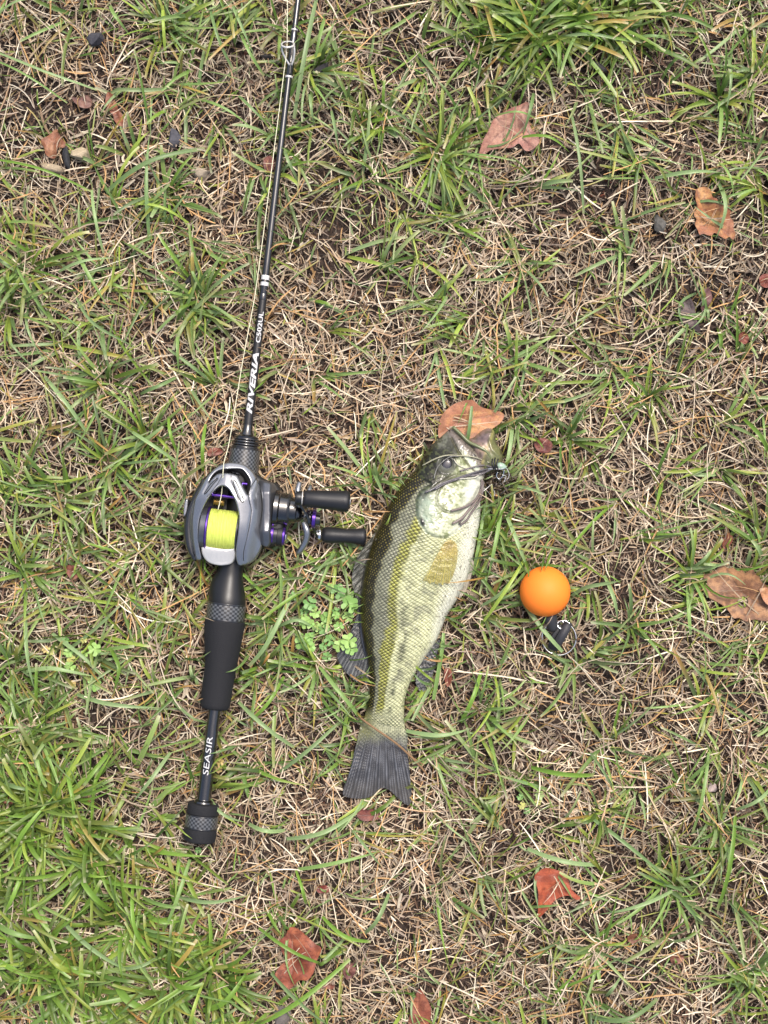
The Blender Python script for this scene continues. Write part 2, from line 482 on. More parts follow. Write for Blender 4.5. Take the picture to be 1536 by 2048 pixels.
# fallen leaves: outline, midrib, colours, height, label
LEAF_DATA = [
 dict(n='fallen_leaf', o=[(957,316),(964,287),(978,259),(986,242),(998,230),(1021,218),(1037,212),(1056,203),(1057,220),(1056,235),(1062,259),(1072,268),(1079,284),(1064,300),(1050,303),(1037,289),(1025,297),(1007,298),(982,300),(970,308)],
      rib=[(957,316),(990,275),(1025,245),(1056,203)], c1=(0.50,0.27,0.19), c2=(0.30,0.12,0.09), z=24, label='large tan pink fallen leaf with a pointed tip, crossed by green blades'),
 dict(n='fallen_leaf', o=[(1391,382),(1400,375),(1412,375),(1421,384),(1424,396),(1432,400),(1436,410),(1446,408),(1453,413),(1460,422),(1459,432),(1467,446),(1466,456),(1470,468),(1466,480),(1458,474),(1450,479),(1440,474),(1428,466),(1421,473),(1405,469),(1397,471),(1394,460),(1389,449),(1392,440),(1387,429),(1394,414),(1390,400)],
      rib=[(1393,385),(1410,420),(1430,445),(1466,480)], c1=(0.58,0.30,0.09), c2=(0.30,0.11,0.05), z=24, label='golden brown toothed leaf with dark veins near the right edge of the grass'),
 dict(n='fallen_leaf', o=[(878,876),(877,852),(885,829),(903,812),(918,805),(942,800),(954,808),(965,815),(984,819),(1007,827),(1004,842),(987,856),(965,866),(947,876),(930,884),(912,884),(895,882)],
      rib=[(880,868),(915,845),(960,835),(1007,828)], c1=(0.60,0.30,0.10), c2=(0.42,0.18,0.10), z=17, label='rounded orange brown leaf lying under the open mouth of the fish'),
 dict(n='fallen_leaf', o=[(1402,1149),(1412,1147),(1422,1140),(1430,1142),(1440,1132),(1448,1131),(1458,1137),(1466,1135),(1476,1142),(1484,1140),(1489,1146),(1497,1141),(1505,1140),(1512,1150),(1518,1153),(1522,1163),(1530,1169),(1545,1184),(1560,1200),(1560,1235),(1530,1242),(1510,1239),(1492,1243),(1478,1236),(1466,1236),(1458,1224),(1447,1212),(1430,1202),(1414,1192),(1405,1175),(1415,1166),(1410,1158)],
      rib=[(1455,1140),(1480,1178),(1505,1200),(1555,1225)], c1=(0.40,0.19,0.07), c2=(0.17,0.075,0.035), z=22, label='broad brown toothed leaf cut by the right edge, with a torn hole'),
 dict(n='fallen_leaf', o=[(1518,1180),(1530,1175),(1550,1178),(1565,1195),(1560,1215),(1545,1212),(1530,1206)],
      rib=[(1518,1180),(1560,1205)], c1=(0.62,0.36,0.18), c2=(0.45,0.20,0.10), z=31, label='small light orange leaf lying on top of the broad brown leaf at the right edge'),
 dict(n='fallen_leaf', o=[(1068,1751),(1078,1740),(1090,1734),(1109,1738),(1127,1746),(1135,1757),(1143,1778),(1160,1794),(1153,1798),(1137,1790),(1121,1794),(1107,1804),(1094,1820),(1079,1836),(1076,1814),(1076,1785),(1072,1767)],
      rib=[(1079,1832),(1095,1790),(1125,1750)], c1=(0.50,0.10,0.03), c2=(0.34,0.07,0.03), z=24, label='bright brick red leaf with a drooping corner in the lower right straw'),
 dict(n='fallen_leaf', o=[(578,1855),(596,1857),(617,1873),(632,1886),(643,1897),(634,1920),(628,1941),(615,1957),(599,1958),(588,1970),(575,1977),(555,1968),(549,1951),(560,1931),(571,1920),(562,1900),(560,1882),(572,1870)],
      rib=[(575,1860),(590,1910),(580,1965)], c1=(0.40,0.10,0.035), c2=(0.22,0.055,0.03), z=24, label='large rust red leaf crossed by long blades near the bottom of the grass'),
 dict(n='fallen_leaf', o=[(838,1978),(857,2001),(862,2022),(858,2045),(850,2075),(812,2075),(815,2050),(823,2017)],
      rib=[(838,1980),(838,2070)], c1=(0.36,0.11,0.05), c2=(0.22,0.06,0.035), z=22, label='narrow reddish brown leaf cut off by the bottom edge'),
 dict(n='fallen_leaf', o=[(713,1629),(724,1616),(738,1616),(750,1621),(763,1631),(756,1639),(742,1641),(724,1640)],
      rib=[(713,1630),(763,1631)], c1=(0.22,0.045,0.03), c2=(0.13,0.03,0.025), z=18, label='small dark maroon leaf just below the tail fin of the fish'),
 dict(n='fallen_leaf', o=[(113,258),(122,275),(134,290),(128,298),(118,297),(110,317),(93,311),(90,298),(83,283),(98,272)],
      rib=[(113,258),(105,315)], c1=(0.38,0.17,0.075), c2=(0.26,0.10,0.05), z=17, label='tan brown folded leaf on bare soil in the upper left beside beige stones'),
 dict(n='fallen_leaf', o=[(214,184),(224,188),(230,202),(236,216),(245,232),(247,248),(240,252),(230,243),(226,230),(216,220),(211,205)],
      rib=[(215,186),(243,250)], c1=(0.46,0.17,0.06), c2=(0.26,0.09,0.05), z=20, label='slim orange brown leaf among blades in the upper left'),
 dict(n='fallen_leaf', o=[(142,193),(160,196),(172,190),(184,200),(180,214),(165,217),(152,208)],
      rib=[(142,195),(184,205)], c1=(0.26,0.13,0.10), c2=(0.16,0.075,0.06), z=15, label='dull pinkish brown leaf scrap left of the slim orange brown leaf'),
 dict(n='fallen_leaf', o=[(1068,885),(1080,876),(1094,878),(1105,888),(1100,903),(1085,906),(1073,900)],
      rib=[(1068,886),(1103,898)], c1=(0.24,0.06,0.045), c2=(0.13,0.035,0.03), z=17, label='small dark red leaf right of the head of the fish'),
 dict(n='fallen_leaf', o=[(1412,574),(1421,580),(1423,598),(1415,615),(1405,622),(1401,612),(1402,594)],
      rib=[(1413,575),(1405,620)], c1=(0.22,0.10,0.09), c2=(0.14,0.06,0.06), z=18, label='small mauve brown pointed leaf upright between straws on the right'),
 dict(n='fallen_leaf', o=[(1364,600),(1378,592),(1386,606),(1392,640),(1400,662),(1385,660),(1368,648),(1359,630)],
      rib=[(1375,595),(1390,658)], c1=(0.085,0.055,0.06), c2=(0.05,0.035,0.04), z=13, label='dark purple brown rotting leaf beside the small mauve leaf'),
 dict(n='fallen_leaf', o=[(1445,1083),(1450,1070),(1462,1066),(1466,1078),(1458,1092),(1448,1098)],
      rib=[(1446,1096),(1462,1068)], c1=(0.34,0.10,0.05), c2=(0.22,0.07,0.04), z=18, label='small rust coloured leaf scrap above the broad brown leaf'),
 dict(n='fallen_leaf', o=[(632,1778),(645,1770),(658,1774),(656,1784),(640,1786)],
      rib=[(632,1780),(658,1776)], c1=(0.30,0.06,0.045), c2=(0.2,0.04,0.03), z=18, label='tiny crimson leaf scrap above the large rust red leaf'),
 dict(n='fallen_leaf', o=[(686,1940),(694,1928),(706,1928),(712,1940),(704,1955),(692,1958)],
      rib=[(690,1955),(706,1930)], c1=(0.26,0.10,0.075), c2=(0.16,0.06,0.05), z=15, label='small plum brown scrap right of the large rust red leaf'),
 dict(n='fallen_leaf', o=[(636,1966),(652,1962),(668,1968),(666,1978),(646,1976)],
      rib=[(636,1968),(668,1972)], c1=(0.30,0.09,0.05), c2=(0.2,0.06,0.04), z=17, label='small red brown scrap at the lower right of the large rust red leaf'),
 dict(n='fallen_leaf', o=[(1255,1872),(1270,1866),(1292,1872),(1280,1878),(1268,1886),(1258,1884)],
      rib=[(1256,1880),(1290,1872)], c1=(0.34,0.12,0.055), c2=(0.22,0.08,0.04), z=18, label='small red brown curled scrap in the bottom right straw'),
 dict(n='fallen_leaf', o=[(888,1340),(897,1336),(904,1345),(902,1366),(895,1374),(889,1360)],
      rib=[(896,1338),(896,1372)], c1=(0.34,0.11,0.06), c2=(0.2,0.06,0.04), z=18, label='small russet scrap right of the anal fin of the fish'),
 dict(n='fallen_leaf', o=[(414,906),(424,896),(440,897),(446,904),(436,910),(420,913)],
      rib=[(414,908),(446,903)], c1=(0.34,0.12,0.08), c2=(0.22,0.07,0.05), z=18, label='small reddish scrap above the left side of the reel'),
 dict(n='fallen_leaf', o=[(128,1135),(140,1130),(156,1133),(152,1142),(160,1150),(146,1160),(136,1150)],
      rib=[(128,1136),(158,1150)], c1=(0.34,0.10,0.07), c2=(0.2,0.06,0.04), z=18, label='small red scrap in the grass at the middle left'),
 dict(n='fallen_leaf', o=[(1478,668),(1488,664),(1497,674),(1496,686),(1484,688),(1477,680)],
      rib=[(1480,686),(1492,666)], c1=(0.34,0.08,0.05), c2=(0.22,0.06,0.04), z=16, label='small round red scrap at the right, lower right of the purple brown leaf'),
 dict(n='fallen_leaf', o=[(1518,555),(1530,548),(1545,552),(1548,572),(1530,576),(1520,568)],
      rib=[(1520,570),(1545,552)], c1=(0.30,0.07,0.04), c2=(0.2,0.05,0.035), z=16, label='dark red scrap cut by the right edge in the upper half'),
 dict(n='fallen_leaf', o=[(528,318),(540,312),(548,322),(546,340),(534,346),(527,332)],
      rib=[(530,342),(544,314)], c1=(0.30,0.10,0.07), c2=(0.18,0.06,0.045), z=16, label='small brown scrap just left of the rod in the upper part'),
 dict(n='fallen_leaf', o=[(1340,1915),(1352,1908),(1368,1912),(1362,1924),(1346,1928)],
      rib=[(1340,1918),(1366,1914)], c1=(0.3,0.11,0.06), c2=(0.2,0.07,0.04), z=17, label='small dark orange scrap low in the bottom right corner area'),
 dict(n='fallen_leaf', o=[(10,1592),(28,1588),(42,1598),(30,1608),(8,1606)],
      rib=[(10,1600),(42,1598)], c1=(0.30,0.11,0.045), c2=(0.18,0.06,0.035), z=20, label='small brown leaf at the left edge among dense green blades'),
]
for L in LEAF_DATA: limit(L['o'], L['z'] - 9)
for (rx_, ry_, rr_) in ((108,338,14),(163,312,15),(402,346,13),(1318,447,12),(1425,1576,9),(192,77,16),(133,316,9),(348,278,13),(640,138,12),(536,114,6),(380,560,11),(1200,132,9),(565,2030,15)):
    limit([(rx_ + rr_ * math.cos(a_), ry_ + rr_ * math.sin(a_)) for a_ in np.linspace(0, 2 * PI, 12, endpoint=False)], 12)

# ------------------------------------------------------------------ ground sheet
def soil_z(x, y):
    return 5.0 * (vnoise(x, y, 3, 160) - 0.5) + 4.0 * (vnoise(x, y, 4, 45) - 0.5) + 2.2 * (vnoise(x, y, 5, 14) - 0.5)
gxs = np.concatenate([np.linspace(-9000, -700, 12), np.linspace(-640, 2180, 330), np.linspace(2240, 10500, 12)])
gys = np.concatenate([np.linspace(-9000, -700, 12), np.linspace(-640, 2690, 390), np.linspace(2750, 11000, 12)])
X, Y = np.meshgrid(gxs, gys)
Vg = np.column_stack([X.ravel(), Y.ravel(), soil_z(X.ravel(), Y.ravel())])
nx, ny = len(gxs), len(gys)
ii = (np.arange(ny - 1)[:, None] * nx + np.arange(nx - 1)[None, :]).ravel()
Fg = np.column_stack([ii, ii + nx, ii + nx + 1, ii + 1])
g = build('ground', Vg, Fg, M['soil'])
g['kind'] = 'structure'

# ------------------------------------------------------------------ straw and grass
GREEN = np.array([[int(c) for c in r] for r in (
 "544553449855", "424344552234", "225234562344", "335334543424", "655432452333", "445433343444",
 "565433335343", "467455544123", "565565345446", "555466354355", "556453354334", "765454334334",
 "665453455435", "666643333334", "666532343345", "677653344556")], dtype=float)
def green_at(x, y):
    gx = np.clip(np.asarray(x) / 128.0 - 0.5, 0, 10.999); gy = np.clip(np.asarray(y) / 128.0 - 0.5, 0, 14.999)
    i = gy.astype(int); j = gx.astype(int); fy = gy - i; fx = gx - j
    return (GREEN[i, j] * (1 - fx) + GREEN[i, j + 1] * fx) * (1 - fy) + (GREEN[i + 1, j] * (1 - fx) + GREEN[i + 1, j + 1] * fx) * fy

def ribbons(P, Wd, Cc, roll, fold=0.25):
    """P (N,K,3) centre lines, Wd (N,K) widths, Cc (N,K,3) colours, roll (N,) tilt about the blade's own line"""
    N, K, _ = P.shape
    T = np.gradient(P, axis=1); T /= np.linalg.norm(T, axis=2, keepdims=True) + 1e-9
    sd = np.stack([-T[..., 1], T[..., 0], np.zeros((N, K))], 2)
    sd /= np.linalg.norm(sd, axis=2, keepdims=True) + 1e-9
    nn = np.cross(T, sd); nn[nn[..., 2] < 0] *= -1
    cr, sr = np.cos(roll)[..., None], np.sin(roll)[..., None]
    if cr.ndim == 2: cr = cr[:, None, :]; sr = sr[:, None, :]
    s2 = sd * cr + nn * sr
    n2 = nn * cr - sd * sr
    w = Wd[..., None] * 0.5
    a = P - s2 * w + n2 * w * fold; b = P - n2 * w * fold * 0.5; c = P + s2 * w + n2 * w * fold
    V = np.stack([a, b, c], 2).reshape(-1, 3)
    C = np.repeat(Cc[:, :, None, :], 3, 2)
    C = C * np.array([1.0, 0.88, 1.0])[None, None, :, None]
    base = (np.arange(N) * K * 3)[:, None, None]
    r = (np.arange(K - 1) * 3)[None, :, None]; s = np.arange(2)[None, None, :]
    i0 = (base + r + s).ravel()
    F = np.column_stack([i0, i0 + 3, i0 + 4, i0 + 1])
    return V, F, C.reshape(-1, 3)

def clampz(P, under=True):
    lim = limz(P[..., 0], P[..., 1])
    P[..., 2] = np.minimum(P[..., 2], lim)
    return P

STRAW_C = np.array([(0.52,0.40,0.265), (0.42,0.33,0.235), (0.64,0.54,0.40), (0.42,0.28,0.17), (0.50,0.30,0.13), (0.19,0.11,0.07), (0.070,0.042,0.030), (0.36,0.28,0.215), (0.78,0.68,0.52)])
def straw(N, zlo, zhi, lmin, lmax, wmin, wmax, probs, dark, jit, K=5, xr=(-300, 1836), yr=(-300, 2348), keep=None, curl=1.0):
    x = rng.uniform(*xr, N); y = rng.uniform(*yr, N)
    if keep is not None:
        m = rng.random(N) < keep(x, y); x, y = x[m], y[m]; N = len(x)
    ang = 2 * PI * vnoise(x, y, 21, 110) * 1.6 + rng.normal(0, jit, N)
    L = lmin + (lmax - lmin) * rng.random(N) ** 1.8
    curv = rng.normal(0, 0.20 * curl, N) * (1 + 2.5 * (rng.random(N) < 0.15)) / np.maximum(L, 20)
    kink = rng.normal(0, 0.3, N) * (rng.random(N) < 0.2)
    z0 = rng.uniform(zlo, zhi, N) + 6 * (vnoise(x, y, 8, 70) - 0.5); tilt = rng.normal(0, 0.13, N)
    t = np.linspace(-0.5, 0.5, K)
    a = ang[:, None] + curv[:, None] * L[:, None] * t[None] * 2 + kink[:, None] * (t[None] > 0)
    ds = L[:, None] / (K - 1)
    px = np.cumsum(np.cos(a) * ds, 1); py = np.cumsum(np.sin(a) * ds, 1)
    px = px - px.mean(1, keepdims=True) + x[:, None]; py = py - py.mean(1, keepdims=True) + y[:, None]
    z = z0[:, None] + tilt[:, None] * L[:, None] * t[None] + rng.normal(0, 0.7, (N, K))
    z = np.maximum(z, soil_z(px, py) + 0.6)
    P = clampz(np.stack([px, py, z], 2))
    w = rng.uniform(wmin, wmax, N)[:, None] * (1 - 0.45 * np.abs(t[None] * 2) ** 3)
    ci = rng.choice(len(STRAW_C), N, p=np.array(probs) / sum(probs))
    c = STRAW_C[ci] * rng.uniform(0.72, 1.22, (N, 1)) * dark
    blot = 0.78 + 0.44 * vnoise(x, y, 33, 90)
    c = c * blot[:, None]
    C = c[:, None, :] * rng.uniform(0.9, 1.1, (N, K, 1))
    return ribbons(P, w, C, rng.normal(0, 0.5, N), 0.35)

BARE = [(90,250,120,90),(230,300,110,60),(60,230,90,50),(1330,170,120,80),(1180,180,90,60),(1220,330,130,90),(950,190,60,50),(1380,620,120,90),(1250,560,80,60),(680,330,60,50),(780,90,60,50),(1480,450,50,60),(1280,1790,120,70),(1020,1660,60,50),(620,1890,60,60),(430,1310,50,60),(1000,960,60,40),(700,430,60,40),(1130,1330,70,50)]
def bare(x, y):
    k = np.clip(0.40 + 1.3 * vnoise(x, y, 44, 130), 0.3, 1.0)
    for (ex, ey, ra, rb) in BARE: k = k * (1 - 0.62 * np.exp(-(((x - ex) / ra) ** 2 + ((y - ey) / rb) ** 2)))
    return k
lay = [
 straw(24000, 3, 11, 7, 26, 1.0, 2.4, (1.2,1.2,.6,1,.5,3,3,1.5,.4), 0.8, 2.0, K=4),
 straw(7000, 6, 18, 20, 60, 3.0, 6.0, (1,1.5,.6,1,.3,2,1,2,.6), 0.8, 1.0, K=4),
 straw(34000, 1, 7, 10, 44, 1.6, 4.4, (.6,.6,.2,1,.3,3,4,.8,.05), 0.55, 1.2),
 straw(38000, 4, 14, 12, 55, 1.3, 3.0, (3,3,1,1.6,.7,2,1.8,2,.5), 0.85, 1.0, keep=bare),
 straw(34000, 9, 26, 12, 70, 1.2, 2.8, (4,3,3,1.3,.8,.6,.6,2,2), 1.08, 1.0, keep=bare),
 straw(4200, 18, 36, 50, 150, 1.4, 3.0, (3,2,3,1.5,3,.3,.3,1,2), 1.1, 1.6, K=7, keep=bare),
 straw(9000, 1, 16, 40, 110, 5.0, 10.0, (3,3,1,2,1,2,1.5,2,.5), 0.9, 1.5, K=4, xr=(-1100, 2636), yr=(-1100, 3148), keep=lambda x, y: 1.0 * ((x < -270) | (x > 1806) | (y < -270) | (y > 2318))),
]
V = []; F = []; C = []; b = 0
for v, f, c in lay:
    V.append(v); F.append(f + b); C.append(c); b += len(v)
o = build('dry_grass', np.vstack(V), np.vstack(F), M['straw'], cols=np.vstack(C))
o['kind'] = 'stuff'; o['label'] = 'matted dry straw coloured dead grass covering the soil'

# crumbs of soil and chaff between the straws
def crumbs(N):
    x = rng.uniform(-250, 1786, N); y = rng.uniform(-250, 2298, N)
    r = rng.uniform(1.0, 4.0, N) * (1 + 1.5 * (rng.random(N) < 0.04))
    base = np.array([(0,0,1),(1,0,0),(-.5,.87,0),(-.5,-.87,0),(0,0,-.8)])
    T = np.array([(0,1,2),(0,2,3),(0,3,1),(4,2,1),(4,3,2),(4,1,3)])
    V = base[None] * r[:, None, None] * rng.uniform(0.5, 1.5, (N, 5, 3))
    a = rng.uniform(0, 2 * PI, N); ca, sa = np.cos(a)[:, None], np.sin(a)[:, None]
    V = np.stack([V[..., 0] * ca - V[..., 1] * sa, V[..., 0] * sa + V[..., 1] * ca, V[..., 2]], 2)
    z = soil_z(x, y) + rng.uniform(0, 8, N)
    V += np.stack([x, y, np.minimum(z, limz(x, y) - 4)], 1)[:, None, :]
    F = (np.arange(N) * 5)[:, None, None] + T[None]
    cc = np.array([(0.05,0.035,0.026),(0.11,0.075,0.055),(0.24,0.17,0.12),(0.035,0.032,0.034),(0.20,0.07,0.045)])
    c = cc[rng.choice(5, N, p=(.4,.3,.17,.08,.05))] * rng.uniform(0.6, 1.3, (N, 1))
    return V.reshape(-1, 3), F.reshape(-1, 3), np.repeat(c, 5, 0)
v, f, c = crumbs(38000)
o = build('soil_crumbs', v, f, M['straw'], cols=c, smooth=False)
o['kind'] = 'stuff'; o['label'] = 'dark soil crumbs and chaff between the dead grass'

GC = np.array([(0.190, 0.305, 0.085), (0.160, 0.285, 0.040), (0.270, 0.370, 0.060), (0.150, 0.240, 0.085), (0.225, 0.325, 0.135), (0.090, 0.170, 0.030)])
YC = np.array([(0.42,0.30,0.07), (0.46,0.24,0.07), (0.34,0.34,0.07)])
def blades(bx, by, ang, L, w, rise, cur, cidx, yel, K=8, flat=False):
    N = len(bx)
    t = np.linspace(0, 1, K)[None]
    a = ang[:, None] + cur[:, None] * t
    ds = L[:, None] / (K - 1)
    px = bx[:, None] + np.concatenate([np.zeros((N, 1)), np.cumsum(np.cos(a) * ds, 1)[:, :-1]], 1)
    py = by[:, None] + np.concatenate([np.zeros((N, 1)), np.cumsum(np.sin(a) * ds, 1)[:, :-1]], 1)
    z = 4 + rise[:, None] * (1 - (1 - t) ** 1.7) - (rise[:, None] * 0.75) * np.clip(t - 0.45, 0, 1) ** 1.4 * rng.uniform(0, 1.3, (N, 1))
    z = np.maximum(z, 3 + 18 * np.clip(t * 4, 0, 1))
    P = clampz(np.stack([px, py, z], 2))
    blunt = rng.random(N) < 0.4
    tip = np.where(blunt[:, None], 1 - 0.35 * t ** 4, (1 - t ** 1.9) * 0.97 + 0.03)
    W = w[:, None] * (0.7 + 0.3 * np.clip(t * 4, 0, 1)) * tip
    g = GC[cidx] * (0.56 + 0.78 * rng.random((N, 1)) ** 0.8); 
    C = np.repeat(g[:, None, :], K, 1)
    basec = np.array((0.33, 0.30, 0.12)); C = mixc(C, basec, np.clip(0.5 - t * 3, 0, 0.5) * np.ones((N, 1)))
    yc = YC[rng.integers(0, 3, N)]
    yt = yel[:, None] * sstep(0.2, 1.0, t + rng.uniform(-.3, .5, (N, 1)))
    C = C * (1 - yt[..., None]) + yc[:, None, :] * yt[..., None]
    endt = (blunt[:, None] & (t > 0.93)) * rng.uniform(0.2, 0.9, (N, 1))
    C = mixc(C, (0.60, 0.56, 0.38), endt)
    return ribbons(P, W, C, rng.normal(0, 0.45, N), 0.32)

BV = []; BF = []; BC = []; bb = 0
def addb(r):
    global bb
    v, f, c = r
    BV.append(v); BF.append(f + bb); BC.append(c); bb += len(v)
# tufts
NT = 2150
tx = rng.uniform(-280, 1816, NT); ty = rng.uniform(-280, 2328, NT)
gd = green_at(tx, ty); keepm = rng.random(NT) < (gd / 9) ** 1.4 * 0.90 + 0.02
tx, ty, gd = tx[keepm], ty[keepm], gd[keepm]
bx = []; by = []; an = []; ll = []; ww = []; rs = []; cu = []; ci = []; ye = []
for i in range(len(tx)):
    gq = gd[i]
    n = random.randint(3, 6 + int(gq))
    main = random.uniform(0, 2 * PI); spread = random.choice((0.5, 1.0, 3.1))
    warm = (tx[i] < 560 and ty[i] > 1480) or (ty[i] < 130 and 950 < tx[i] < 1280)
    for k in range(n):
        bx.append(tx[i] + random.gauss(0, 7)); by.append(ty[i] + random.gauss(0, 7))
        an.append(main + random.gauss(0, spread)); big = gq / 9
        ll.append(random.uniform(34, 100) + random.random() ** 2 * (50 + 65 * big))
        ww.append(random.uniform(3.8, 8.4) + 2.4 * (warm and random.random() < 0.6))
        rs.append(random.uniform(18, 62) + 20 * big * random.random()); cu.append(random.gauss(0, 0.22) * (2.5 if random.random() < 0.12 else 1))
        ci.append(random.choice((1, 1, 5, 5, 0)) if warm else random.choice((0, 0, 3, 4, 4, 1, 2, 5)))
        ye.append(random.random() if random.random() < 0.32 else random.random() * 0.3)
TUFTS = [(1110,55,60,150),(1190,35,50,140),(1050,85,34,130),(1010,40,26,120),(95,1625,60,150),(55,1660,40,140),(190,1720,46,150),(335,1965,60,150),(430,1950,44,130),(90,1905,50,150),(20,1790,36,130),(250,1850,40,140),
 (160,1960,44,140),(330,395,26,120),(880,300,36,130),(870,330,26,110),(560,1245,22,110),(300,880,30,110),(215,770,30,120),(770,250,20,100),(1440,200,20,110),(1510,160,24,120),(1380,1150,24,110),(975,1085,22,100),
 (1440,1650,20,110),(1500,1950,30,120),(400,600,26,110),(1348,1775,14,120),(120,1590,40,140),(520,1340,22,100),(620,150,22,120),(330,60,26,110),(60,540,30,120),(20,620,24,110),(40,960,30,110),(130,1000,26,110),
 (220,930,30,110),(60,1150,26,110),(30,1330,30,120),(60,1450,30,130),(1260,1250,16,100),(1060,1130,14,90),(700,1400,16,100),(640,1330,20,100),(1200,1620,12,100),(960,1420,14,100),(1130,880,12,90),(1290,800,14,100)]
for (qx_, qy_, n_, lm_) in TUFTS:
    warm = (qx_ < 560 and qy_ > 1480) or (qy_ < 130 and 950 < qx_ < 1280)
    for k in range(n_):
        a_ = random.uniform(0, 2 * PI); rr_ = random.random() ** 0.7 * n_ * 0.55
        bx.append(qx_ + math.cos(a_) * rr_); by.append(qy_ + math.sin(a_) * rr_); an.append(a_ + random.gauss(0, 1.0))
        ll.append(random.uniform(0.35, 1.15) * lm_); ww.append(random.uniform(4.0, 8.6) + (1.8 if warm else 0)); rs.append(random.uniform(30, 85)); cu.append(random.gauss(0, 0.25))
        ci.append(random.choice((1, 1, 2, 5, 0, 5)) if warm else random.choice((0, 0, 3, 4, 1, 2, 5))); ye.append(random.random() if random.random() < 0.2 else random.random() * 0.2)
A = lambda l, t=float: np.array(l, dtype=t)
addb(blades(A(bx), A(by), A(an), A(ll), A(ww), A(rs), A(cu), A(ci, int), A(ye)))
# thin low blades scattered everywhere, and thin orange yellow ones
N = 5200
x = rng.uniform(-280, 1816, N); y = rng.uniform(-280, 2328, N)
m = rng.random(N) < green_at(x, y) / 9 + 0.12; x, y = x[m], y[m]; N = len(x)
addb(blades(x, y, rng.uniform(0, 2 * PI, N), rng.uniform(18, 75, N), rng.uniform(2.0, 4.6, N), rng.uniform(10, 26, N), rng.normal(0, .4, N), rng.integers(0, 6, N), rng.random(N) * 0.5, K=6))
N = 2100
x = rng.uniform(-280, 1816, N); y = rng.uniform(-280, 2328, N)
addb(blades(x, y, rng.uniform(0, 2 * PI, N), rng.uniform(25, 95, N), rng.uniform(1.8, 4.0, N), rng.uniform(12, 30, N), rng.normal(0, .4, N), rng.integers(0, 6, N), rng.uniform(0.8, 1.6, N).clip(0, 1), K=6))
N = 6500
x = rng.uniform(-1100, 2636, N); y = rng.uniform(-1100, 3148, N); m = (x < -260) | (x > 1796) | (y < -260) | (y > 2308); x, y = x[m], y[m]; N = len(x)
addb(blades(x, y, rng.uniform(0, 2 * PI, N), rng.uniform(50, 140, N), rng.uniform(6, 11, N), rng.uniform(20, 60, N), rng.normal(0, .4, N), rng.integers(0, 6, N), rng.random(N) * 0.6, K=5))
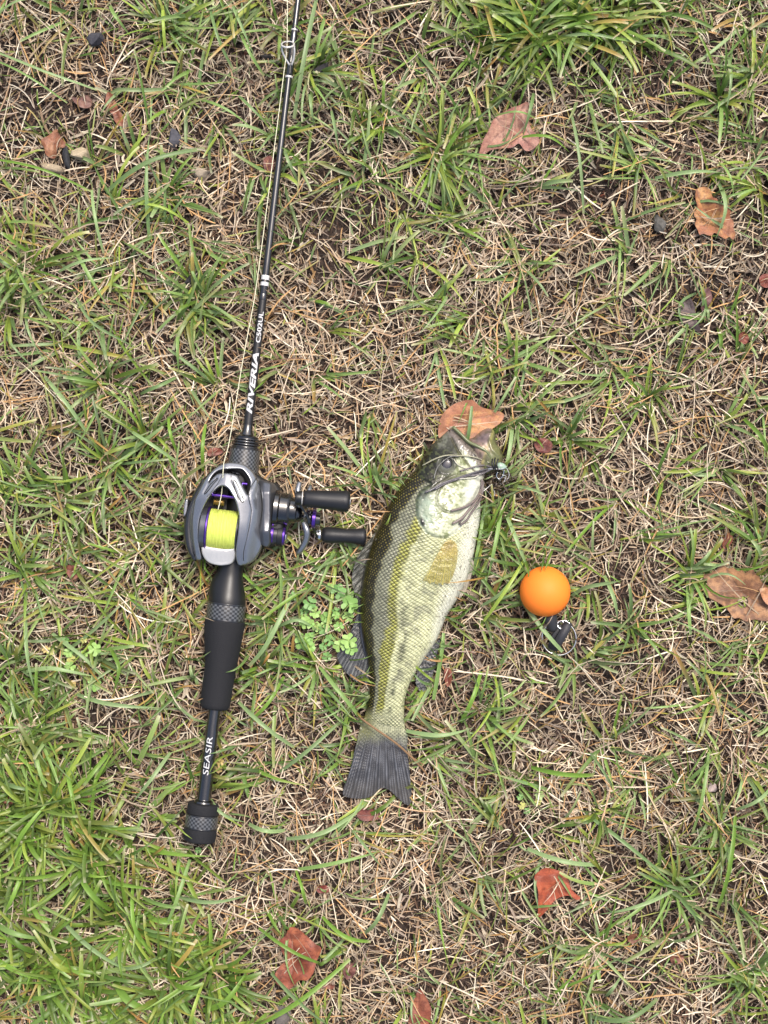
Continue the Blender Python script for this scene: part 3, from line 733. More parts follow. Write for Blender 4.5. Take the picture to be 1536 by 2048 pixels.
# long blades traced one by one: (width, tone, base z, mid z, tip z, points)
LONG = [
 (5,4,[(0,43),(60,22),(130,15)]),(9,3,[(217,390),(307,337),(413,303)]),(5,1,[(0,325),(100,353),(187,388)]),(5,2,[(260,413),(330,425),(380,450)]),(8,3,[(303,480),(302,410),(303,275)]),
 (6,4,[(190,387),(203,450),(213,512)]),(5,4,[(0,113),(100,160),(200,188)]),(4,0,[(0,130),(70,170),(140,213)]),(6,3,[(423,25),(445,100),(470,150)]),(6,0,[(400,205),(460,235),(512,267)]),
 (6,4,[(467,20),(490,75),(515,130)]),(6,2,[(330,20),(336,70),(336,123)]),(7,0,[(225,20),(240,50),(267,83)]),
 (7,4,[(159,599),(200,655),(282,701)]),(7,0,[(42,539),(75,590),(110,645)]),(8,4,[(95,755),(145,810),(180,868)]),(8,0,[(153,500),(190,560),(222,620)]),(5,4,[(15,670),(45,705),(75,740)]),
 (6,4,[(123,548),(180,532),(240,520)]),(7,0,[(362,662),(364,710),(362,752)]),(6,0,[(383,524),(395,560),(410,587)]),(5,4,[(57,629),(75,680),(93,722)]),(7,1,[(410,943),(413,900),(415,850)]),
 (6,1,[(341,835),(350,875),(359,907)]),(7,4,[(264,862),(310,890),(359,925)]),(7,3,[(285,790),(330,775),(359,755)]),
 (9,4,[(634,10),(615,120),(590,245)]),(8,0,[(650,45),(640,100),(628,148)]),(6,0,[(484,78),(505,125),(530,160)]),(6,3,[(480,200),(510,235),(545,265)]),(6,4,[(570,305),(580,335),(597,368)]),
 (6,4,[(620,195),(625,230),(630,262)]),(7,4,[(664,230),(672,270),(680,315)]),
 (6,4,[(1140,235),(1150,320),(1164,432)]),(6,4,[(1110,85),(1180,90),(1265,105)]),(7,3,[(1265,84),(1300,92),(1335,90)]),(6,4,[(1450,122),(1448,180),(1443,244)]),(8,4,[(1305,363),(1370,358),(1440,352)]),
 (6,0,[(1430,332),(1445,370),(1460,405)]),(8,4,[(1432,372),(1438,430),(1426,483)]),(5,4,[(1090,100),(1112,140),(1129,181)]),(7,3,[(1065,193),(1055,235),(1042,283)]),(6,1,[(1042,282),(1090,290),(1135,312)]),
 (9,0,[(1000,30),(1035,65),(1080,90)]),(4,0,[(988,240),(1030,240),(1072,247)]),
 (9,4,[(1052,1690),(1110,1705),(1195,1722)]),(8,3,[(1168,1622),(1230,1665),(1295,1718),(1348,1767)]),(10,1,[(1060,1530),(1140,1540),(1185,1545)]),(8,4,[(1340,1775),(1270,1795),(1195,1822)]),(8,1,[(1465,1628),(1450,1700),(1430,1812)]),
 (7,4,[(1536,1568),(1500,1590),(1465,1614)]),(9,3,[(1347,1778),(1370,1805),(1403,1841)]),(6,4,[(1177,1500),(1200,1535),(1222,1571)]),(7,0,[(1412,1500),(1395,1570),(1380,1660)]),(9,3,[(1180,2025),(1240,2020),(1310,1990)]),
 (7,4,[(1208,1985),(1215,1960),(1240,1938)]),(9,4,[(1240,2032),(1300,2042),(1355,2048)]),
 (10,4,[(130,1830),(200,1880),(273,1937)]),(12,1,[(163,1734),(200,1775),(228,1812)]),(9,4,[(178,1636),(230,1642),(290,1655)]),(10,1,[(192,1748),(260,1755),(322,1772)]),(8,1,[(270,1767),(278,1830),(293,1890)]),
 (8,3,[(0,1552),(50,1565),(100,1577)]),(8,4,[(345,1500),(310,1550),(270,1600)]),(11,0,[(0,1838),(50,1850),(98,1868)]),(10,1,[(0,1910),(50,1925),(104,1952)]),(9,1,[(55,1985),(100,1975),(150,1965)]),
 (9,1,[(293,1815),(330,1828),(378,1832)]),(11,1,[(410,2010),(460,1980),(505,1920)]),(7,2,[(384,2048),(395,2000),(410,1955)]),(7,4,[(417,1583),(450,1615),(495,1640)]),(7,4,[(234,1927),(290,1915),(335,1897)]),
 (9,4,[(361,1786),(430,1788),(500,1783)]),(8,0,[(384,1712),(360,1790),(325,1870)]),(16,1,[(235,1955),(270,1985),(320,2010)]),
 (8,4,[(500,1642),(540,1650),(572,1655)]),(9,4,[(575,1670),(650,1650),(713,1619)]),(8,0,[(598,1732),(680,1710),(765,1695)]),(10,1,[(500,2046),(590,1990),(700,1910)]),(11,4,[(545,1936),(610,1990),(665,2045)]),
 (7,1,[(520,1848),(580,1880),(645,1920)]),(6,4,[(706,1655),(740,1690),(765,1730)]),(8,4,[(778,1782),(755,1825),(730,1860)]),(8,1,[(646,1826),(690,1855),(742,1876)]),(6,1,[(594,1733),(608,1760),(614,1800)]),
 (9,4,[(1140,1190),(1170,1170),(1240,1160)]),(8,4,[(1205,1150),(1218,1190),(1232,1240)]),(9,4,[(812,1458),(880,1462),(945,1452)]),(8,1,[(960,1340),(945,1380),(920,1440)]),
 (8,0,[(1000,1020),(985,1090),(972,1160)]),(7,2,[(965,1240),(1010,1170),(1050,1110)]),(7,4,[(1040,1130),(1000,1180),(960,1210)]),(8,1,[(1480,840),(1500,870),(1530,910)]),(8,4,[(1010,1030),(1040,1110),(1060,1150)]),
 (9,4,[(60,1340),(120,1330),(200,1350)]),(8,4,[(110,1265),(180,1310),(225,1370)]),(9,4,[(160,1385),(230,1400),(330,1412)]),(8,1,[(225,1290),(250,1330),(232,1385)]),(8,4,[(60,1230),(70,1300),(78,1380)]),
 (9,4,[(590,1180),(540,1280),(500,1330)]),(7,4,[(560,1250),(600,1235),(640,1260)]),(8,4,[(480,1400),(530,1440),(590,1490)]),(7,1,[(570,1350),(540,1400),(500,1440)]),(8,0,[(640,1330),(700,1400),(725,1440)]),
 (8,4,[(560,1540),(620,1490),(680,1440)]),(9,1,[(30,1700),(70,1640),(120,1580)]),(9,1,[(60,1720),(40,1780),(10,1830)]),(9,2,[(90,1640),(100,1700),(95,1790)]),(8,1,[(140,1530),(160,1590),(155,1650)]),
]
for (w, tone, pts) in LONG:
    pl = resample(pts, 10, False, True); K = 12
    q = np.linspace(0, len(pl) - 1, K); px = np.interp(q, np.arange(len(pl)), pl[:, 0]); py = np.interp(q, np.arange(len(pl)), pl[:, 1])
    t = np.linspace(0, 1, K)
    L = math.hypot(px[-1] - px[0], py[-1] - py[0])
    z = 14 + 46 * np.sin(PI * np.clip(t * 0.85 + 0.08, 0, 1)) + random.uniform(-3, 8)
    for (leaf) in LEAF_DATA:
        pass
    P = np.stack([px, py, z], 1)[None]
    blunt = random.random() < 0.5
    tip = (1 - 0.3 * t ** 4) if blunt else np.maximum(1 - t ** 3, 0.06)
    W = (w * (0.75 + 0.25 * np.clip(t * 4, 0, 1)) * tip)[None]
    c = GC[tone] * random.uniform(0.95, 1.35)
    C = np.repeat(c[None, None, :], K, 1)
    C = mixc(C, (0.55, 0.50, 0.28), (np.clip(t - 0.9, 0, .1) * 8 * random.random())[None])
    addb(ribbons(P, W, C, np.array([random.gauss(0, 0.25)]), 0.3))
o = build('grass', np.vstack(BV), np.vstack(BF), M['grass'], cols=np.vstack(BC))
o['kind'] = 'stuff'; o['label'] = 'living green lawn blades in loose tufts over the dead grass'

# ------------------------------------------------------------------ fallen leaves
def leaf(L):
    z0 = L['z']; o = L['o']; rib = np.array(L['rib'], float); sd = hash(L['label']) % 1000 if False else len(L['label']) * 7 + int(o[0][0])
    P = np.array(o, float); size = np.ptp(P, 0).max()
    amp = min(size * 0.13, 10)
    cen = P.mean(0)
    ribl = resample(rib, max(size / 14, 3), False, True)
    def h(x, y, d):
        dr = pdist(ribl, x, y, False)
        zz = z0 + amp * 1.6 * (vnoise(x, y, sd, size * 0.42) - 0.5) + amp * 0.5 * (vnoise(x, y, sd + 1, size * 0.16) - 0.5)
        zz = zz + amp * 0.7 * np.clip(dr / (size * 0.3), 0, 1) - 0.9 * np.exp(-(dr / 1.6) ** 2)
        # side veins
        tt = (x - rib[0, 0]) * (rib[-1, 0] - rib[0, 0]) + (y - rib[0, 1]) * (rib[-1, 1] - rib[0, 1])
        tt = tt / (np.linalg.norm(rib[-1] - rib[0]) + 1e-6)
        v = np.abs(((tt + dr * 0.75) / (size * 0.13)) % 1 - 0.5) * size * 0.13
        return zz - 0.5 * np.exp(-(v / 1.2) ** 2)
    def colf(x, y, d):
        dr = pdist(ribl, x, y, False)
        n = vnoise(x, y, sd + 5, size * 0.22) * 0.6 + vnoise(x, y, sd + 6, 7) * 0.4
        c = mixc(np.array(L['c1']) * 0.8 + np.array((0.05, 0.035, 0.025)), L['c2'], sstep(0.25, 0.72, n))
        tt = (x - rib[0, 0]) * (rib[-1, 0] - rib[0, 0]) + (y - rib[0, 1]) * (rib[-1, 1] - rib[0, 1])
        tt = tt / (np.linalg.norm(rib[-1] - rib[0]) + 1e-6)
        v = np.abs(((tt + dr * 0.75) / (size * 0.13)) % 1 - 0.5) * size * 0.13
        vein = np.maximum(np.exp(-(dr / 1.3) ** 2), 0.55 * np.exp(-(v / 0.9) ** 2) * (size > 45))
        c = mixc(c, np.array(L['c2']) * 0.55, vein * 0.8)
        spots = sstep(0.80, 0.9, vnoise(x, y, sd + 9, 4.5)) * 0.6
        c = mixc(c, np.array(L['c2']) * 0.4, spots); c = mixc(c, np.array(L['c2']) * 0.6, sstep(0.62, 0.8, vnoise(x, y, sd + 11, 13)) * 0.7)
        edge = np.exp(-(d / 2.0) ** 2) * 0.5
        return mixc(c, np.array(L['c2']) * 0.8, edge)
    holes = [[(1478,1198),(1488,1193),(1497,1199),(1494,1212),(1483,1216),(1476,1208)]] if 'torn hole' in L['label'] else []
    V, F, C = relief(o, h, None, holes=holes, step=2.6 if size > 45 else 2.2, thick=0.9, colfun=colf, bstep=2.6)
    ob = build(L['n'], V, F, M['leaf'], zref=z0, cols=C, origin=(cen[0], cen[1], z0 - 2))
    tag(ob, L['label'], 'leaf', 'dead leaves fallen on the grass')
for L in LEAF_DATA: leaf(L)

# ------------------------------------------------------------------ stones and charcoal bits
def rock(name, label, cat, px, py, rx, ry, rz, rot, c, group, z=8, ang=0.25, seed=0, sub=3):
    z = z + 5
    bm = bmesh.new(); bmesh.ops.create_icosphere(bm, subdivisions=sub, radius=1)
    V = np.array([v.co[:] for v in bm.verts]); F = np.array([[v.index for v in f.verts] for f in bm.faces]); bm.free()
    r = random.Random(seed)
    planes = [(np.array([r.gauss(0, 1) for _ in range(3)]), r.uniform(0.40, 0.80)) for _ in range(12)]
    for n, dd in planes:
        n = n / np.linalg.norm(n); q = V @ n; ex = np.clip(q - dd, 0, None); V = V - ex[:, None] * n * (1 - ang * 0.3)
    nz = vnoise(V[:, 0] * 10 + 50 + V[:, 2] * 7, V[:, 1] * 10 + 50, seed, 3.5) - 0.5
    V = V * (1.3 + 0.25 * nz[:, None])
    cr, sr = math.cos(rot), math.sin(rot)
    x = V[:, 0] * rx; y = V[:, 1] * ry
    P = np.column_stack([px + x * cr - y * sr, py + x * sr + y * cr, z + V[:, 2] * rz])
    C = np.array(c)[None] * (0.8 + 0.5 * vnoise(P[:, 0], P[:, 1], seed + 3, 4)[:, None])
    ob = build(name, P, F[:, ::-1], M['stone'], cols=C, zref=z, origin=(px, py, z - rz * 0.8), smooth=False)
    tag(ob, label, cat, group); limit([(px + rx * math.cos(a), py + ry * math.sin(a)) for a in np.linspace(0, 6, 8)], z)
rock('stone', 'rough beige stone on bare soil left of the charcoal sliver, half hidden by straw', 'stone', 108, 338, 20, 12, 11, 0.2, (0.34, 0.27, 0.18), 'small stones on the soil', 10, seed=1)
rock('stone', 'rounded beige stone on bare soil right of the charcoal sliver', 'stone', 163, 312, 20, 13, 13, 0.1, (0.38, 0.31, 0.21), 'small stones on the soil', 12, seed=2)
rock('stone', 'pale grey brown stone below the dark chips in the upper left', 'stone', 402, 346, 17, 14, 11, 0.4, (0.33, 0.27, 0.20), 'small stones on the soil', 10, seed=3)
rock('stone', 'grey rounded pebble on straw in the right part above the middle', 'stone', 1318, 447, 11, 17, 12, 0.1, (0.10, 0.095, 0.085), 'small stones on the soil', 14, seed=4)
rock('stone', 'pale mauve grey pebble between straws at the lower right', 'stone', 1425, 1576, 12, 9, 9, 0.3, (0.34, 0.27, 0.25), 'small stones on the soil', 15, seed=5)
rock('charcoal_piece', 'blocky blue grey charcoal lump near the top left corner', 'charcoal', 192, 77, 21, 17, 15, 0.3, (0.045, 0.045, 0.055), 'bits of charcoal on the soil', 16, seed=6, sub=2)
rock('charcoal_piece', 'upright black charcoal sliver between two beige stones', 'charcoal', 133, 316, 8, 28, 9, -0.1, (0.035, 0.036, 0.04), 'bits of charcoal on the soil', 15, seed=7, sub=2)
rock('charcoal_piece', 'dark slate chip above the pale grey brown stone', 'charcoal', 348, 278, 13, 20, 9, -0.2, (0.06, 0.06, 0.072), 'bits of charcoal on the soil', 13, seed=8, sub=2)
rock('charcoal_piece', 'long black chip slanting right of the rod near the line guide', 'charcoal', 640, 138, 26, 9, 9, -0.6, (0.03, 0.028, 0.032), 'bits of charcoal on the soil', 14, seed=9, sub=2)
rock('charcoal_piece', 'thin dark chip just left of the rod guide', 'charcoal', 536, 114, 13, 4, 5, 0.05, (0.035, 0.032, 0.032), 'bits of charcoal on the soil', 14, seed=10, sub=2)
rock('charcoal_piece', 'black slanted chip between blades left of the rod, above the reel', 'charcoal', 380, 560, 20, 9, 9, -0.6, (0.035, 0.033, 0.036), 'bits of charcoal on the soil', 14, seed=11, sub=2)
rock('charcoal_piece', 'dark grey slanted chip on straw below the upper right tuft', 'charcoal', 1200, 132, 17, 6, 6, 0.6, (0.05, 0.047, 0.05), 'bits of charcoal on the soil', 15, seed=12, sub=2)
rock('charcoal_piece', 'greyish lump partly under blades by the lower left of the large rust red leaf', 'charcoal', 565, 2030, 22, 18, 11, 0.3, (0.14, 0.12, 0.11), 'bits of charcoal on the soil', 10, seed=13, sub=2)

# ------------------------------------------------------------------ clover
def heart(cx, cy, r, a, z, tilt):
    pts = []
    for t in np.linspace(0, 1, 15):
        u = -1 + 2 * t
        # outline in local frame: tip at origin, lobes outward
        ang = u * 1.0
        rr = 1.0 - 0.30 * math.exp(-(u / 0.30) ** 2) - 0.18 * abs(u) ** 3
        pts.append((r * rr * math.cos(ang * 0.92), r * rr * math.sin(ang * 0.92)))
    P = [(0, 0)] + pts
    V = []; F = []
    ca, sa = math.cos(a), math.sin(a)
    for ring in (1.0, 0.55):
        for (x, y) in P:
            x, y = x * ring, y * ring
            zz = z + abs(y) * 0.28 + x * tilt
            V.append((cx + x * ca - y * sa, cy + x * sa + y * ca, zz))
    n = len(P)
    V.append((cx + 0.28 * r * ca, cy + 0.28 * r * sa, z + 0.28 * r * tilt))
    for i in range(1, n - 1): F.append((i + 1, i, n + i, n + i + 1))
    F.append((0, n - 1, 2 * n - 1, n)); F.append((1, 0, n, n + 1))
    for i in range(n): F.append((n + (i + 1) % n, n + i, 2 * n))
    V = np.array(V, float); m = len(V)
    V2 = V.copy(); V2[:, 2] -= 0.5
    F = F + [tuple(m + i for i in f[::-1]) for f in F]
    return np.vstack([V, V2]), F
def clover(label, px, py, leaves, group='clover sprigs growing in the lawn'):
    rt = root('clover_plant', label, 'clover', px, py, 6, group=group)
    for (lx, ly, r, a0, c, z) in leaves:
        z = z + random.uniform(2, 15)
        st = resample([(px + random.gauss(0, 3), py + random.gauss(0, 3), 6), ((px + lx) / 2 + random.gauss(0, 4), (py + ly) / 2 + random.gauss(0, 4), z * 0.75), (lx, ly, z)], 6, False, True)
        v, f = tube(st, 0.9, 5)
        stem = build('leaf_stalk', v, f, M['clover'], rt, cols=np.tile((0.36, 0.42, 0.14), (len(v), 1)))
        for k in range(3):
            a = a0 + k * 2 * PI / 3 + random.gauss(0, 0.12)
            v, f = heart(lx, ly, r * random.uniform(0.92, 1.08), a, z, random.uniform(-0.25, 0.15))
            cc = np.array(c) * random.uniform(0.88, 1.12)
            cols = np.tile(cc, (len(v), 1))
            cols *= (0.9 + 0.2 * vnoise(v[:, 0], v[:, 1], k, 3))[:, None]
            build('leaflet', v, f, M['clover'], stem, cols=cols)
    return rt
G1 = (0.25, 0.45, 0.11); G2 = (0.33, 0.52, 0.14); G3 = (0.18, 0.36, 0.10); Y1 = (0.50, 0.50, 0.15); Y2 = (0.55, 0.42, 0.17)
clover('bright green clover sprig with many heart shaped leaflets between reel and fish', 658, 1258, [
 (700, 1206, 19, -1.0, G1, 42), (678, 1181, 17, 1.2, G3, 38), (609, 1279, 19, -0.35, G1, 40), (699, 1277, 17, 0.4, G2, 44), (703, 1292, 15, 0.9, G1, 40),
 (614, 1241, 14, 0.5, G2, 38), (622, 1204, 15, 1.1, G3, 36), (632, 1222, 13, 0.1, G2, 34), (680, 1287, 14, 0.3, G2, 34), (590, 1190, 10, 0.6, G3, 30),
 (652, 1232, 11, 0.9, G1, 32), (655, 1310, 11, 0.4, G3, 28), (648, 1290, 9, 0.2, G3, 26), (661, 1172, 9, 1.9, G2, 33)] + [(random.uniform(596, 700), random.uniform(1172, 1312), random.uniform(7, 13), random.uniform(0, 2), random.choice((G1, G2, G3)), random.uniform(22, 40)) for _ in range(20)])
clover('small yellowish green clover sprig in the middle left grass', 172, 1345, [
 (199, 1294, 14, 0.9, G2, 36), (197, 1364, 16, 0.2, G1, 30), (146, 1301, 10, 0.3, G2, 34), (150, 1314, 10, 1.3, Y1, 36), (149, 1329, 12, 0.5, G2, 32), (178, 1303, 9, 0.2, G2, 33), (136, 1278, 9, 0.4, G3, 26)])
clover('faded yellow clover sprig with browned leaflets left of the small yellowish green one', 118, 1330, [
 (108, 1300, 9, 0.4, Y1, 26), (98, 1296, 8, 1.4, Y2, 22), (151, 1365, 9, 0.9, Y2, 24), (174, 1277, 7, 0.2, Y1, 22)])
clover('tiny pale clover sprig in the straw below right of the tail fin', 1066, 1605, [
 (1075, 1584, 10, 0.5, (0.36, 0.46, 0.18), 30), (1073, 1598, 8, 1.4, Y1, 26), (1040, 1604, 8, 0.6, Y1, 24), (1052, 1617, 8, 0.1, G3, 24), (1037, 1588, 7, 0.9, G3, 22)])
clover('dried tan clover leaf beside the lower rod shaft', 448, 1540, [(443, 1520, 9, 0.4, (0.48, 0.36, 0.13), 26), (441, 1533, 8, 1.2, (0.45, 0.33, 0.14), 24)])
clover('round light green clover leaf at the left edge of the lower lawn', 2, 1745, [(4, 1727, 10, 0.2, G2, 34)])
clover('tiny clover sprig just below the butt cap of the rod', 404, 1708, [(400, 1694, 7, 0.2, G3, 26), (252, 1725, 7, 1.0, G2, 24)] [:1])

# ------------------------------------------------------------------ fish
fish = root('largemouth_bass', 'freshly caught green bass lying on its side with open mouth, tail down', 'fish', 840, 1180, 14, 60)
FZ = 60.0
PL = resample(np.array([p[0] for p in FISH_PAIRS], float), 4, False, True); PR = np.array([p[1] for p in FISH_PAIRS], float)
def spl(P, n):
    P = np.asarray(P, float); out = []
    m = len(P) - 1
    for u in np.linspace(0, m, n):
        i = min(int(u), m - 1); t = u - i
        p0, p1, p2, p3 = P[max(i - 1, 0)], P[i], P[i + 1], P[min(i + 2, m)]
        out.append(0.5 * ((2 * p1) + (-p0 + p2) * t + (2 * p0 - 5 * p1 + 4 * p2 - p3) * t * t + (-p0 + 3 * p1 - 3 * p2 + p3) * t ** 3))
    return np.array(out)
NR = 760; NTp = 220; NB = 24
Lc = spl([p[0] for p in FISH_PAIRS], NR); Rc = spl([p[1] for p in FISH_PAIRS], NR)
tt = np.linspace(0, 1, NR)
TH = np.interp(tt * 19, [0, 1, 2, 4, 6, 8, 10, 12, 14, 15, 16, 17, 18, 19], [9, 17, 25, 38, 46, 50, 50, 47, 38, 31, 25, 19, 13, 7])
ZC = 14 + 0.62 * TH
th = np.concatenate([np.linspace(0, PI, NTp), np.linspace(PI, 2 * PI, NB + 2)[1:-1]])
NCc = len(th)
latt = (1 - np.cos(th)) / 2
zs = np.where(np.sin(th) >= 0, np.abs(np.sin(th)) ** 0.85, -0.62 * np.abs(np.sin(th)) ** 0.6)
mid = (Lc + Rc) / 2
uarc = np.concatenate([[0], np.cumsum(np.linalg.norm(np.diff(mid, axis=0), axis=1))])
wid = np.linalg.norm(Rc - Lc, axis=1)
Q = latt[None, :] * np.ones((NR, 1))
PX = Lc[:, 0:1] * (1 - Q) + Rc[:, 0:1] * Q; PY = Lc[:, 1:2] * (1 - Q) + Rc[:, 1:2] * Q
# rounded lips at the first rows
PZ = ZC[:, None] + TH[:, None] * zs[None, :]
top = (np.sin(th) > 0)[None, :] * np.ones((NR, 1), bool)
up = np.clip(np.sin(th), 0, 1)[None, :] * np.ones((NR, 1))
Sx, Sy = PX, PY
# ---- scales (staggered lattice)
U = uarc[:, None] * np.ones_like(Q)
varc = (th[None, :NCc] / PI - 0.5) * wid[:, None] * 1.22
GILL = [(858,968),(838,982),(830,1000),(830,1025),(838,1050),(850,1066),(868,1076),(890,1077),(908,1068),(925,1050),(940,1028),(955,1005),(975,985),(1010,940),(1000,830),(880,830),(800,900),(842,958)]
dg = pdist(GILL, Sx, Sy); ing = inside(GILL, Sx, Sy)
head = np.where(ing, dg, -dg)      # >0 on the head
SCREG = sstep(4, -3, head)
du, dv = 8.4, 9.6
wob = 5.0 * (vnoise(Sx, Sy, 71, 55) - 0.5) + 1.2 * (vnoise(Sx, Sy, 72, 12) - 0.5)
wob2 = 5.0 * (vnoise(Sx, Sy, 73, 48) - 0.5) + 1.2 * (vnoise(Sx, Sy, 74, 11) - 0.5)
vw = varc * (1 + 0.16 * sstep(20, 110, varc) + 0.10 * sstep(-30, -110, varc))
a_ = (U * (1 + 0.10 * U / 600) + wob + 0.16 * np.abs(varc)) / du; b_ = (vw * (1 + 0.12 * U / 600) + wob2) / dv
def lattice(a, b):
    best = np.full(a.shape, 9.0); best2 = best.copy(); hid = np.zeros(a.shape)
    for (oa, ob) in ((0, 0), (0.5, 0.5)):
        ia = np.round(a - oa); ib = np.round(b - ob)
        for da in (-1, 0, 1):
            fa = a - (ia + da + oa); fb = b - (ib + ob)
            dd = np.sqrt((fa * 1.15) ** 2 + (fb * 1.0) ** 2)
            m = dd < best
            hid = np.where(m, (ia + da + oa) * 2 + (ib + ob) * 2 * 4096, hid)
            best2 = np.where(m, best, np.minimum(best2, dd)); best = np.where(m, dd, best)
    n_ = hid.astype(np.int64) & 0x7fffffff; n_ = (n_ * 668265263) & 0x7fffffff; n_ = ((n_ ^ (n_ >> 13)) * 1274126177) & 0x7fffffff
    hr = ((n_ ^ (n_ >> 16)) & 0xffff) / 65535.0
    return best, best2, hr
d1, d2, hr = lattice(a_, b_)
edge = sstep(0.03, 0.22, d2 - d1)            # 0 at the scale borders
dome = edge * (1 - 0.5 * d1)
FA = a_
PZ = PZ + SCREG * top * up * (2.1 * dome * sstep(0, 0.5, Q) + 0.8 * dome - 0.6)
# ---- head relief
PZ = PZ + top * up * (3.6 * sstep(0, 7, head) * sstep(1100, 1060, Sy) * (varc > -60))
def ridge(pts, w): 
    return np.exp(-(pdist(resample(pts, 4, False, True), Sx, Sy, False) / w) ** 2)
PREOP = [(905,950),(880,975),(872,1000),(885,1020),(915,1024),(940,1005),(958,975)]
MAX_ = [(903,860),(925,885),(945,905),(962,925),(968,945)]
r_pre = ridge(PREOP, 3.0); r_max = ridge(MAX_, 8.5)
r_maxe = ridge([(904,875),(915,898),(930,920),(948,940),(958,948)], 2.2)
r_low = ridge([(868,975),(900,955),(930,950),(962,962)], 3.0)
r_sub = ridge([(862,1072),(900,1078),(930,1058),(952,1025),(960,1005)], 2.6)
r_br1 = ridge([(880,1090),(915,1085),(942,1060),(956,1030)], 2.5)
nzh = 0.5 * vnoise(Sx, Sy, 80, 11) + 0.3 * vnoise(Sx + 0.4 * Sy, Sy - 0.4 * Sx, 81, 4.5) + 0.2 * vnoise(Sx, Sy, 86, 2.3) - 0.5
hd = sstep(0, 6, head) * (Sy < 1100)
PZ = PZ + top * up * (-1.7 * r_pre + 3.2 * r_max - 2.6 * r_maxe - 2.4 * r_low - 2.5 * r_sub - 1.6 * r_br1 + 2.0 * hd * nzh)
eyed = np.hypot(Sx - 892, Sy - 929)
PZ = PZ - top * up * 5 * np.exp(-(eyed / 14) ** 4) + top * up * 2.0 * np.exp(-((eyed - 18) / 4) ** 2)
# soft large folds
PZ = PZ + top * up * 3.0 * (vnoise(Sx, Sy, 90, 60) - 0.5)
# ---- colour
q = np.clip(th[None, :] / PI, 0, 1) * np.ones((NR, 1))      # 0 back, 1 belly by arc
qx = Q
olive = np.array((0.009, 0.008, 0.003)); odot = np.array((0.19, 0.16, 0.032))
grey = np.array((0.062, 0.065, 0.046)); gdot = np.array((0.25, 0.255, 0.17))  # silvery flank band: own silver plus sky reflection on wet skin, painted as colour
band = np.array((0.042, 0.042, 0.006)); bdot = np.array((0.34, 0.345, 0.075))
pale = np.array((0.19, 0.20, 0.11)); pdot = np.array((0.56, 0.575, 0.34))
bel = np.array((0.38, 0.385, 0.31)); beld = np.array((0.64, 0.65, 0.55))
yy = Sy
wn1 = 0.028 * (vnoise(Sx, Sy, 61, 14) - 0.5) * 2 + 0.02 * (vnoise(Sx, Sy, 60, 60) - 0.5) * 2
qb = qx + wn1
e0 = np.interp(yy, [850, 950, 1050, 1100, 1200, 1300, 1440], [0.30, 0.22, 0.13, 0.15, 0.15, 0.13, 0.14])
e1 = np.interp(yy, [850, 1000, 1050, 1100, 1200, 1250, 1300, 1440], [0.5, 0.42, 0.30, 0.27, 0.27, 0.33, 0.22, 0.22])
e2 = np.interp(yy, [850, 1000, 1100, 1200, 1250, 1300, 1440], [0.6, 0.50, 0.38, 0.36, 0.45, 0.42, 0.42])
e3 = np.interp(yy, [850, 1100, 1200, 1300, 1440], [0.86, 0.84, 0.84, 0.95, 1.1])
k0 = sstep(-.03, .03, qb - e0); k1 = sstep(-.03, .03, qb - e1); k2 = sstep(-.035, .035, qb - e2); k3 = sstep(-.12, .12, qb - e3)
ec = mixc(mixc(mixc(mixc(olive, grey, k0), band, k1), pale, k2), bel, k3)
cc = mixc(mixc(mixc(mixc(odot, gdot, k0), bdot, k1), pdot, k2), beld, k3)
dotm = np.where(qb < e0, sstep(0.25, 0.08, d1), sstep(0.44, 0.20, d1))
dotm = np.where(qb < e0, dotm * (0.35 + 0.9 * hr), dotm)
ev = 0.25 + 0.75 * vnoise(Sx, Sy, 67, 13)
dotm = np.where(k2 > 0.5, (1 - ev * (1 - edge)) * (0.6 + 0.4 * sstep(0.6, 0.15, d1)), dotm * edge)
dotm = np.clip(dotm * (0.55 + 0.75 * hr) * (0.65 + 0.7 * vnoise(Sx, Sy, 66, 26)), 0, 1)
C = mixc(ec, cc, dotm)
# blotchy dark lateral stripe towards the tail
qs = np.interp(yy, [1050, 1200, 1300, 1380, 1440], [0.44, 0.46, 0.56, 0.62, 0.60])
st = np.exp(-((qx - qs) / 0.06) ** 2) * (0.35 + 0.65 * sstep(1150, 1270, yy)) * sstep(0.28, 0.6, vnoise(Sx, Sy, 62, 11))
C = mixc(C, (0.05, 0.055, 0.03), np.clip(st * (1 - 0.45 * dotm), 0, .85))
st2 = sstep(0.62, 0.8, vnoise(Sx, Sy, 63, 16)) * np.exp(-((qx - 0.62) / 0.2) ** 2) * sstep(1060, 1100, yy)
C = mixc(C, (0.12, 0.125, 0.09), st2 * 0.55)
# pepper spots on the belly
sp = sstep(0.80, 0.88, vnoise(Sx, Sy, 64, 2.6)) * sstep(0.62, 0.8, qx) * (yy > 960)
C = mixc(C, (0.10, 0.09, 0.06), sp * 0.75)
